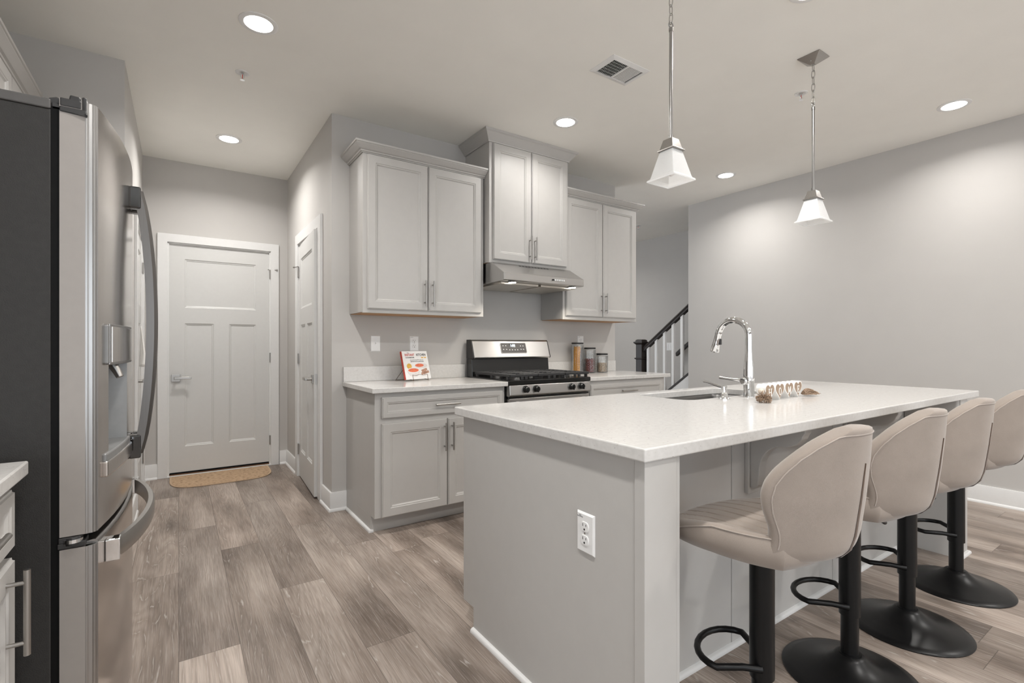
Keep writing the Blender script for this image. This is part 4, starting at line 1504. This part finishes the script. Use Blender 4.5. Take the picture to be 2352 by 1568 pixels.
# hinge covers
b = MB()
b.box(-.262, -.200, FY0 + .004, FY0 + .05, 1.744, 1.762)
b.prism([(-.234, 1.760), (-.204, 1.760), (-.208, 1.792), (-.228, 1.793)], 'y', FY0 + .012, FY0 + .05)
b.prism([(-.268, 1.760), (-.238, 1.760), (-.238, 1.774), (-.252, 1.780), (-.268, 1.774)], 'y', FY0 + .010, FY0 + .06)
b.box(-.203, -.194, FY0 - .003, FY0 + .05, 1.742, 1.788)
b.box(-.246, -.194, FY0 - .003, FY0 + .004, 1.742, 1.756)
b.box(-.2455, -.204, FY0 - .0012, FY0 + .02, 1.756, 1.7775)
b.build('hinge_cover', 'blackplastic', t, bevel=.003)
b = MB()
b.box(-.250, -.196, FY0 - .001, FY0 + .05, .650, .664)
b.box(-.248, -.205, FY0 - .002, FY0 + .05, .664, .678)
b.cyl((-.222, FY0 + .012, .656), (-.222, FY0 + .012, .676), .018, n=20)
b.build('hinge_bracket', 'blackplastic', t, bevel=.002)
MB().cyl((-.222, FY0 + .010, .663), (-.222, FY0 + .010, .672), .0205, n=24).build('hinge_washer', 'chrome', t, smooth=40)

# ------------------------------------------------------------------ cabinets on the left wall (face +x)
t = thing('upper_cabinet', 'grey wall cabinet with crown moulding partly hidden above the refrigerator', 'cabinet', (-.648, 2.70, 0), PI / 2)
MB().box(0, .86, 0, .320, 1.40, 2.40).build('carcass', 'cab', t)
cab_door(t, .010, .424, 1.42, 2.388)
cab_door(t, .432, .850, 1.42, 2.388)
MB().sweep([(0, .319), (0, -.001), (.858, -.001)], [(o * 1.0, 2.392 + q * 1.12) for o, q in CROWN]).build('crown_moulding', 'cab', t)
t = thing('base_cabinet', 'grey base cabinet with bar pulls in the lower left corner, beside the refrigerator', 'cabinet', (-.320, .92, 0), PI / 2)
MB().box(0, .606, 0, .645, .10, CT - .033).build('carcass', 'cab', t)
MB().box(0, .606, .07, .645, 0, .10).build('toe_kick', 'cab', t)
o = MB().panel(.59, .128, DRAW_R, .012, .712).build('drawer', 'cab', t)
bar_pull(o, .352, .783, .182, False, -.0095)
cab_door(t, .012, .602, .104, .690, .530, .590, .182)
slab('countertop', 'corner of a white quartz counter at the left edge beside the refrigerator', LX + .003, -.281, .90, 1.534, CT)

# ------------------------------------------------------------------ ceiling fixtures
def recessed(x, y, label, grp='round recessed ceiling lights', f=1.0):
    t = thing('recessed_light', label, 'ceiling light', (x, y, CEIL), group=grp)
    MB().lathe([(.090, 0), (.090, -.003), (.078, -.006), (.066, -.0045), (.066, 0)], n=40, cap0=False, cap1=False).build('trim_ring', 'plastic', t, smooth=40)
    MB().lathe([(.066, -.0005), (.066, -.004), (.0005, -.0042)], n=40).build('lens', 'lens', t, smooth=60)
    la = bpy.data.lights.new('lamp', 'AREA')
    la.shape = 'DISK'
    la.size = .125
    la.energy = LAMP_W * f
    la.color = LAMP_COL
    la.spread = math.radians(150)
    lo = bpy.data.objects.new('lamp', la)
    COL.objects.link(lo)
    lo.parent = t
    lo.location = (0, 0, -.006)
    return t
recessed(.333, 2.771, 'round recessed light above the aisle, beyond the refrigerator top')
recessed(.327, 4.454, 'round recessed light in the hall before the entry door', f=1.0)
recessed(2.330, 2.746, 'round recessed light right in front of the tall hood cabinet', f=.42)
recessed(4.325, 2.747, 'round recessed light between the two pendants, near the stair opening', f=.75)
recessed(4.339, 1.080, 'round recessed light near the right wall, beyond the far pendant', f=.66)
recessed(2.380, 1.095, 'round recessed light at the top edge above the island')
# unseen lights continuing the grid, added because the room needs their light
for (x, y) in ((.33, 1.09), (.33, -.6), (2.35, -.6), (4.33, -.6), (.33, -2.2), (2.35, -2.2), (4.33, -2.2)):
    recessed(x, y, 'unseen round recessed ceiling light added above and behind the viewer', 'added recessed ceiling lights behind the viewer')
recessed(4.6, 5.6, 'unseen round recessed ceiling light added in the stair hall, behind the wall cabinets', 'added recessed ceiling lights in the stair hall', f=.8)  # unseen as well, added to light the stair hall

def sprinkler(x, y, label):
    t = thing('fire_sprinkler', label, 'sprinkler', (x, y, CEIL))
    MB().lathe([(.038, 0), (.038, -.003), (.030, -.006), (.024, -.004), (.020, -.001)], n=32, cap0=False, cap1=True).build('escutcheon', 'plastic', t, smooth=40)
    b = MB()
    b.cyl((0, 0, -.002), (0, 0, -.014), .008, n=14)
    for s in (-1, 1):
        b.tube([(s * .007, 0, -.012), (s * .010, 0, -.024), (s * .003, 0, -.038)], .002, 8)
    b.cyl((0, 0, -.037), (0, 0, -.043), .004, n=10)
    b.build('frame', 'chrome', t, smooth=40)
    MB().cyl((0, 0, -.014), (0, 0, -.036), .0022, n=8).build('bulb', 'red', t, smooth=40)
    MB().lathe([(.013, -.043), (.013, -.0445)], n=16).build('deflector', 'chrome', t)
sprinkler(.314, 3.326, 'fire sprinkler head on the ceiling between the two left recessed lights')
sprinkler(3.317, 1.580, 'fire sprinkler head on the ceiling beside the far pendant chain')
sprinkler(5.167, 4.573, 'fire sprinkler head peeking out above the right wall cabinet')

t = thing('ceiling_vent', 'white rectangular ceiling air vent with one dark louvred half', 'air vent', (2.158, 2.052, CEIL))
b = MB()
vx, vy = .150, .100
b.loops([[(-vx, -vy, 0), (vx, -vy, 0), (vx, vy, 0), (-vx, vy, 0)], [(-vx, -vy, -.002), (vx, -vy, -.002), (vx, vy, -.002), (-vx, vy, -.002)],
         [(-vx + .03, -vy + .028, -.009), (vx - .03, -vy + .028, -.009), (vx - .03, vy - .028, -.009), (-vx + .03, vy - .028, -.009)],
         [(-vx + .03, -vy + .028, -.001), (vx - .03, -vy + .028, -.001), (vx - .03, vy - .028, -.001), (-vx + .03, vy - .028, -.001)]], cap0=False, cap1=False)
b.build('frame', 'plastic', t)
MB().box(-vx + .03, vx - .03, -vy + .028, vy - .028, -.0018, -.0008).build('duct', 'ventdark', t)
MB().box(-.004, .004, -vy + .028, vy - .028, -.010, -.0018).build('divider', 'plastic', t)
for s, tilt in ((-1, -1), (1, 1)):
    for k in range(9):
        x = s * (.012 + k * .0118)
        za, zb, dx = (-.0025, -.0095, -.0075) if s < 0 else (-.0045, -.0062, .0062)
        MB().add([(x - .004, -vy + .028, za), (x - .004, vy - .028, za), (x + dx - .004, vy - .028, zb), (x + dx - .004, -vy + .028, zb)], [(0, 1, 2, 3)]).build('louvre', 'plastic', t, solid=(.0012, 0))
for yy in (-.048, -.024, 0, .024, .048):
    MB().box(-vx + .03, -.004, yy - .0008, yy + .0008, -.0045, -.003).build('cross_bar', 'plastic', t)

# pendants
def pendant(x, y, label, chain=True):
    t = thing('pendant_light', label, 'pendant light', (x, y, 0), group='pendant lights over the island')
    s = .060
    b = MB().loops([[(-s, -s, CEIL), (s, -s, CEIL), (s, s, CEIL), (-s, s, CEIL)], [(-s, -s, CEIL - .003), (s, -s, CEIL - .003), (s, s, CEIL - .003), (-s, s, CEIL - .003)],
                    [(-.012, -.012, CEIL - .040), (.012, -.012, CEIL - .040), (.012, .012, CEIL - .040), (-.012, .012, CEIL - .040)]])
    o = b.build('canopy', 'nickel', t, bevel=.0012, seg=1)
    b = MB()
    for q in (-1, 1): b.sphere((q * .030, 0, CEIL - .026), .0045, 10, 6)
    b.build('canopy_screw', 'nickel', o, smooth=60)
    # chain links
    zt, zb = CEIL - .038, 2.520
    n = 6
    pitch = (zt - zb) / n
    for k in range(n):
        zc = zt - pitch * (k + .5)
        hl = pitch * .62
        pts = []
        for q in range(20):
            a = 2 * PI * q / 20
            px = .0085 * math.cos(a)
            pz = (hl - .0085) * (1 if math.sin(a) > 0 else -1) * (abs(math.sin(a)) ** .6) + .0085 * math.sin(a)
            pts.append((px, 0, zc + pz) if k % 2 == 0 else (0, px, zc + pz))
        MB().tube(pts, .0019, 8, closed=True).build('chain_link', 'nickel', t, smooth=60)
    b = MB()
    pts = [(.013 * math.cos(2 * PI * q / 20), .0, 2.512 + .013 * math.sin(2 * PI * q / 20)) for q in range(20)]
    b.tube(pts, .0028, 8, closed=True)
    b.cyl((0, 0, 2.500), (0, 0, 2.485), .009, n=16)
    b.cyl((0, 0, 2.487), (0, 0, 2.030), .0072, n=16)
    b.cyl((0, 0, 2.045), (0, 0, 2.022), .0105, n=16)
    b.build('stem', 'steeltrim', t, smooth=40)
    def sq(h, z): return [(-h, -h, z), (h, -h, z), (h, h, z), (-h, h, z)]
    MB().loops([sq(.020, 2.028), sq(.023, 2.026), sq(.033, 1.987), sq(.040, 1.983), sq(.040, 1.977), sq(.030, 1.977)]).build('socket_cap', 'nickel', t, bevel=.001, seg=1)
    # flared glass shade: shell with an open bottom
    o_ = [(.032, 1.978), (.0345, 1.972), (.060, 1.868), (.0625, 1.863), (.071, 1.858), (.0715, 1.850)]
    i_ = [(.0665, 1.850), (.0655, 1.856), (.0565, 1.866), (.031, 1.968), (.028, 1.974)]
    sh = MB().loops([sq(h, z) for h, z in o_ + i_], cap0=True, cap1=True).build('glass_shade', 'shade', t, bevel=.004)
    MB().sphere((0, 0, 1.905), .024, 16, 10, (1, 1, 1.3)).build('bulb', 'plastic', t, smooth=60)
    return t
pendant(1.724, 1.347, 'square frosted glass pendant nearest the camera, over the middle of the island')
pendant(2.965, 1.347, 'square frosted glass pendant farther off, with its square ceiling plate in view')

# ------------------------------------------------------------------ bar stools
def back_pt(u, v):
    """u in [-1,1] across, v in [0,1] bottom to top: outer face of the backrest, local axes (y = front)"""
    z = .598 + .364 * v
    cl = [(0, -.110), (.025, -.160), (.07, -.200), (.14, -.223), (.25, -.235), (.50, -.247), (.75, -.256), (1.0, -.262)]
    for k in range(len(cl) - 1):
        if cl[k][0] <= v <= cl[k + 1][0]:
            f = (v - cl[k][0]) / (cl[k + 1][0] - cl[k][0])
            yc = cl[k][1] + f * (cl[k + 1][1] - cl[k][1])
            break
    wt = [(0, .190), (.06, .193), (.14, .191), (.22, .192), (.30, .196), (.42, .210), (.52, .216), (.62, .211), (.71, .197), (.80, .173), (.88, .141), (.94, .104), (1.0, .045)]
    for k in range(len(wt) - 1):
        if wt[k][0] <= v <= wt[k + 1][0]:
            f = (v - wt[k][0]) / (wt[k + 1][0] - wt[k][0])
            w_ = wt[k][1] + f * (wt[k + 1][1] - wt[k][1])
            break
    x = w_ * u
    wrap = .128 * (abs(x) / .216) ** 2.0
    zz = z - .012 * (x / .216) ** 2 * max(0, v - .6)
    return Vector((x, yc + wrap, zz))

def make_stool():
    t = thing('bar_stool', 'x', 'bar stool', (0, 0, 0), group='beige bar stools along the island')
    # base
    MB().lathe([(.208, 0), (.210, .004), (.206, .009), (.180, .0155), (.140, .024), (.100, .036), (.070, .051), (.050, .068), (.040, .078)], n=56, cap0=True, cap1=True).build('base', 'blackmetal', t, smooth=50)
    MB().lathe([(.036, .074), (.036, .080), (.030, .081)], n=28).build('collar', 'blackmetal', t, smooth=40)
    MB().cyl((0, 0, .078), (0, 0, .30), .0275, n=28).build('gas_lift', 'blackmetal', t, smooth=40)
    MB().cyl((0, 0, .215), (0, 0, .596), .033, n=28).build('post', 'blackmetal', t, smooth=40)
    # foot ring: a D loop in front
    pts = [(-.030, -.008, .250), (-.060, .035, .254)]
    for k in range(13):
        a = PI - PI * k / 12
        pts.append((.112 * math.cos(a), .088 + .088 * math.sin(a), .256))
    pts += [(.060, .035, .254), (.030, -.008, .250)]
    MB().tube(pts, .0095, 14).build('foot_ring', 'blackmetal', t, smooth=60)
    MB().box(-.075, .075, -.075, .085, .590, .600).build('seat_plate', 'blackmetal', t, bevel=.002)
    o = MB().tube([(.03, -.01, .585), (.12, -.012, .557), (.19, -.014, .522)], .0045, 10).build('lever_rod', 'blackmetal', t, smooth=60)
    MB().tube([(.185, -.014, .525), (.262, -.015, .487)], [.0075, .008], 12).build('lever_grip', 'blackplastic', o, smooth=60)
    # seat cushion
    nx, ny = 96, 30
    hw, y0, y1 = .216, -.172, .222
    def plan(a, c):
        """square [-1,1]^2 to a rounded plan"""
        x = a * math.sqrt(max(0, 1 - .42 * c * c))
        y = c * math.sqrt(max(0, 1 - .30 * a * a))
        return x / math.sqrt(1 - .0) , y
    def top(fu, fv):
        a, c = fu * 2 - 1, fv * 2 - 1
        x, y = plan(a, c)
        r = max(abs(a), abs(c))
        px = x * hw * 1.02
        py = (y0 + y1) / 2 + y * (y1 - y0) / 2 * 1.03
        side = .036 * (abs(a) ** 3.2) * max(0, min(1, (.62 - c) / .7))
        fall = -.026 * max(0, c) ** 2.4
        edge = -.016 * (max(0, r - .86) / .14) ** 2
        ph = (px / .047) % 1.0
        groove = -.007 * max(0, 1 - abs(ph - .5) / .065) * (1 if (abs(a) < .80 and abs(c) < .93) else 0)
        return (px, py, .664 + side + fall + edge + groove)
    def bot(fu, fv):
        a, c = fu * 2 - 1, fv * 2 - 1
        x, y = plan(a * .93, c * .95)
        px = x * hw * 1.02
        py = (y0 + y1) / 2 + y * (y1 - y0) / 2 * 1.03
        r = max(abs(a), abs(c))
        return (px, py, .603 - .010 * max(0, c) + .006 * r ** 4)
    b = MB()
    b.grid(top, nx, ny)
    nb = len(b.v)
    b.grid(bot, nx, ny)
    # skirt round the rim
    rim = [(i, 0) for i in range(nx)] + [(nx, j) for j in range(ny)] + [(nx - i, ny) for i in range(nx)] + [(0, ny - j) for j in range(ny)]
    idx = [j * (nx + 1) + i for i, j in rim]
    mid0 = len(b.v)
    for i in idx:
        p, q = Vector(b.v[i]), Vector(b.v[nb + i])
        m = p * .52 + q * .48
        cen = Vector((0, (y0 + y1) / 2, m.z))
        m += (m - cen).normalized() * .010
        b.v.append(tuple(m))
    k = len(idx)
    for q in range(k):
        r = (q + 1) % k
        b.f.append((idx[q], mid0 + q, mid0 + r, idx[r]))
        b.f.append((mid0 + q, nb + idx[q], nb + idx[r], mid0 + r))
    seat = b.build('seat', 'fabric', t, smooth=80)
    pts = [tuple(Vector(b.v[i]) + Vector((0, 0, .001)) + (Vector(b.v[i]) - Vector((0, 0, b.v[i][2]))).normalized() * .001) for i in idx]
    MB().tube(pts[::2], .0018, 6, closed=True).build('piping', 'thread', seat, smooth=60)
    # backrest shell
    nu, nv = 28, 26
    b = MB()
    b.grid(lambda fu, fv: back_pt(fu * 2 - 1, fv), nu, nv)
    back = b.build('backrest', 'fabric', t, smooth=80, solid=(.050, -1.0), sub=1)
    # make sure the thickness grows to the front: normals must point back (-y)
    me = back.data
    s = sum(p.normal.y * p.area for p in me.polygons)
    if s > 0:
        me.flip_normals()
    # seam piping along the rim, on the rear face
    rim = []
    for k in range(5, 27): rim.append((-.94, k / 26 * .945))
    for k in range(1, 20): rim.append((-.94 + 1.88 * k / 20, .952))
    for k in range(26, 4, -1): rim.append((.94, k / 26 * .945))
    pts = [back_pt(u, v) + Vector((0, -.0008, 0)) for u, v in rim]
    MB().tube(pts, .0016, 6).build('rim_seam', 'thread', back, smooth=60)
    # zip down the centre of the back
    lps = []
    n = 22
    for k in range(n + 1):
        v = .01 + .745 * k / n
        p = back_pt(0, v)
        w_ = .0062 * math.sin(PI * min(1, (k + .3) / n * .5 + .5)) if k < n else .0004
        w_ = .0066 * (1 - (k / n) ** 3) + .0004
        lps.append([(p.x - w_, p.y - .0010, p.z), (p.x - w_ * .3, p.y - .0026, p.z), (p.x + w_ * .3, p.y - .0026, p.z), (p.x + w_, p.y - .0010, p.z), (p.x, p.y + .004, p.z)])
    MB().loops(lps).build('zip', 'zip', back, smooth=60)
    return t
stool = make_stool()
STOOLS = [(1.381, .765, 14, 'beige upholstered bar stool nearest the camera, at the island corner'),
          (1.955, .768, 2, 'second beige bar stool from the camera, its gas lever showing'),
          (2.490, .768, -3, 'third beige bar stool from the camera'),
          (3.105, .765, 0, 'farthest beige bar stool, cut off by the right edge')]
for i, (x, y, a, lab) in enumerate(STOOLS):
    o = stool if i == 0 else copy_tree(stool)
    o.location = (x, y, 0)
    o['label'] = lab
    for ch in o.children:
        if ch.name.startswith('foot_ring'):
            ch.rotation_euler = (0, 0, math.radians(a))

# ------------------------------------------------------------------ door mat
t = thing('door_mat', 'tan half round door mat in front of the entry door', 'door mat', (0, 0, 0))
def mat_out(ins):
    x0, x1, yt, dpt = -.066 + ins, .708 - ins, DY - .026 - ins, .455 - 1.6 * ins
    pts = [(x1, yt), (x0, yt)]
    for k in range(1, 24):
        a = PI + PI * k / 24
        cx, sx = math.cos(a), math.sin(a)
        ex = (abs(cx) ** .45) * (1 if cx > 0 else -1)
        ez = -(abs(sx) ** .62)
        pts.append(((x0 + x1) / 2 + (x1 - x0) / 2 * ex, yt - .10 + (dpt - .10) * ez))
    return pts
MB().prism(mat_out(0), 'z', .001, .008).build('border', 'matedge', t, bevel=.002)
MB().prism(mat_out(.016), 'z', .006, .0105).build('woven_field', 'mat', t, bevel=.001)

# ------------------------------------------------------------------ staircase beyond the right wall
t = thing('staircase', 'staircase with dark handrail, newel post and white balusters behind the wall', 'staircase', (0, 0, 0))
SXc = 5.0
slope = .755
capz = lambda y: .800 + slope * (3.676 - y)
railz = lambda y: 1.595 + slope * (3.676 - y)
ny_ = 4.375
b = MB()
hs = .049
b.box(SXc - hs, SXc + hs, ny_ - hs, ny_ + hs, 0, 1.175)
b.sweep([(SXc - hs, ny_ - hs), (SXc - hs, ny_ + hs), (SXc + hs, ny_ + hs), (SXc + hs, ny_ - hs)][::-1], [(0, .972), (.014, .980), (.016, .990), (0, .994)], closed=True)
b.loops([[(SXc - h, ny_ - h, z), (SXc + h, ny_ - h, z), (SXc + h, ny_ + h, z), (SXc - h, ny_ + h, z)] for h, z in ((hs, 1.165), (hs + .022, 1.185), (hs + .024, 1.200), (hs + .004, 1.205), (hs + .004, 1.222), (hs - .012, 1.232))])
b.build('newel_post', 'stain', t, bevel=.002, seg=1)
ya_, yb_ = ny_ - hs, 2.4
b = MB()
hp = [(-.030, -.035), (.030, -.035), (.024, -.010), (.032, .012), (.022, .030), (-.022, .030), (-.032, .012), (-.024, -.010)]
b.loops([[(SXc + a, y, railz(y) + c) for a, c in hp] for y in (ya_, yb_)])
b.build('handrail', 'stain', t, bevel=.003)
b = MB()
b.loops([[(SXc - .04, y, 0), (SXc + .04, y, 0), (SXc + .04, y, max(.02, capz(y) - .03)), (SXc - .04, y, max(.02, capz(y) - .03))] for y in (ya_, yb_)])
b.build('stringer', 'trim', t)
b = MB()
b.loops([[(SXc - .048, y, capz(y) - .03), (SXc + .048, y, capz(y) - .03), (SXc + .048, y, capz(y)), (SXc - .048, y, capz(y))] for y in (ya_, yb_)])
b.build('stringer_cap', 'stain', t, bevel=.003)
for k in range(9):
    y = ny_ - .120 - k * .128
    if y < 3.2: break
    s = .017
    b = MB()
    b.loops([[(SXc - s, y - s, capz(y + s) - .002), (SXc + s, y - s, capz(y + s) - .002), (SXc + s, y + s, capz(y + s) - .002), (SXc - s, y + s, capz(y + s) - .002)],
             [(SXc - s, y - s, railz(y - s) - .033), (SXc + s, y - s, railz(y - s) - .033), (SXc + s, y + s, railz(y + s) - .033), (SXc - s, y + s, railz(y + s) - .033)]])
    b.build('baluster', 'trim', t, bevel=.002, seg=1)
run, rise = .25, .19
for k in range(7):
    y = ny_ - .05 - k * run
    z = rise * (k + 1)
    MB().box(SXc + .041, SX - .002, y - run, y - .001, 0, z - .028).build('riser', 'trim', t)
    MB().box(SXc + .041, SX - .002, y - run + .001, y + .02, z - .027, z).build('tread', 'stain', t, bevel=.004)
t = thing('wall_handrail', 'dark wooden handrail end on the wall behind the balusters', 'handrail', (0, 0, 0))
wz = lambda y: 1.03 + slope * (4.50 - y)
hp2 = [(-.025, -.03), (.025, -.03), (.030, .012), (.018, .030), (-.018, .030), (-.030, .012)]
b = MB().loops([[(SX - .07 + a, y, wz(y) + c) for a, c in hp2] for y in (4.50, 2.4)])
b.build('rail', 'stain', t, bevel=.003)
b = MB()
for y in (4.2, 3.2): b.tube([(SX - .001, y, wz(y) - .06), (SX - .05, y, wz(y) - .055), (SX - .07, y, wz(y) - .03)], .007, 10)
b.build('rail_bracket', 'nickel', t, smooth=40)

# ------------------------------------------------------------------ small things behind the refrigerator
t = MB()
def towel(fu, fv):
    x = .0 + .09 * fv * (fu - .5) * 2
    return (-.235 + .02 * math.sin(fu * 9 + fv * 3) * fv + .015 * fv, 4.62 + x, 1.30 - .30 * fv)
tw = MB().grid(towel, 20, 14).build('hand_towel', 'towel', smooth=80, solid=(.006, 0))
tag(tw, 'white towel hanging on the closet door behind the refrigerator handle', 'towel')
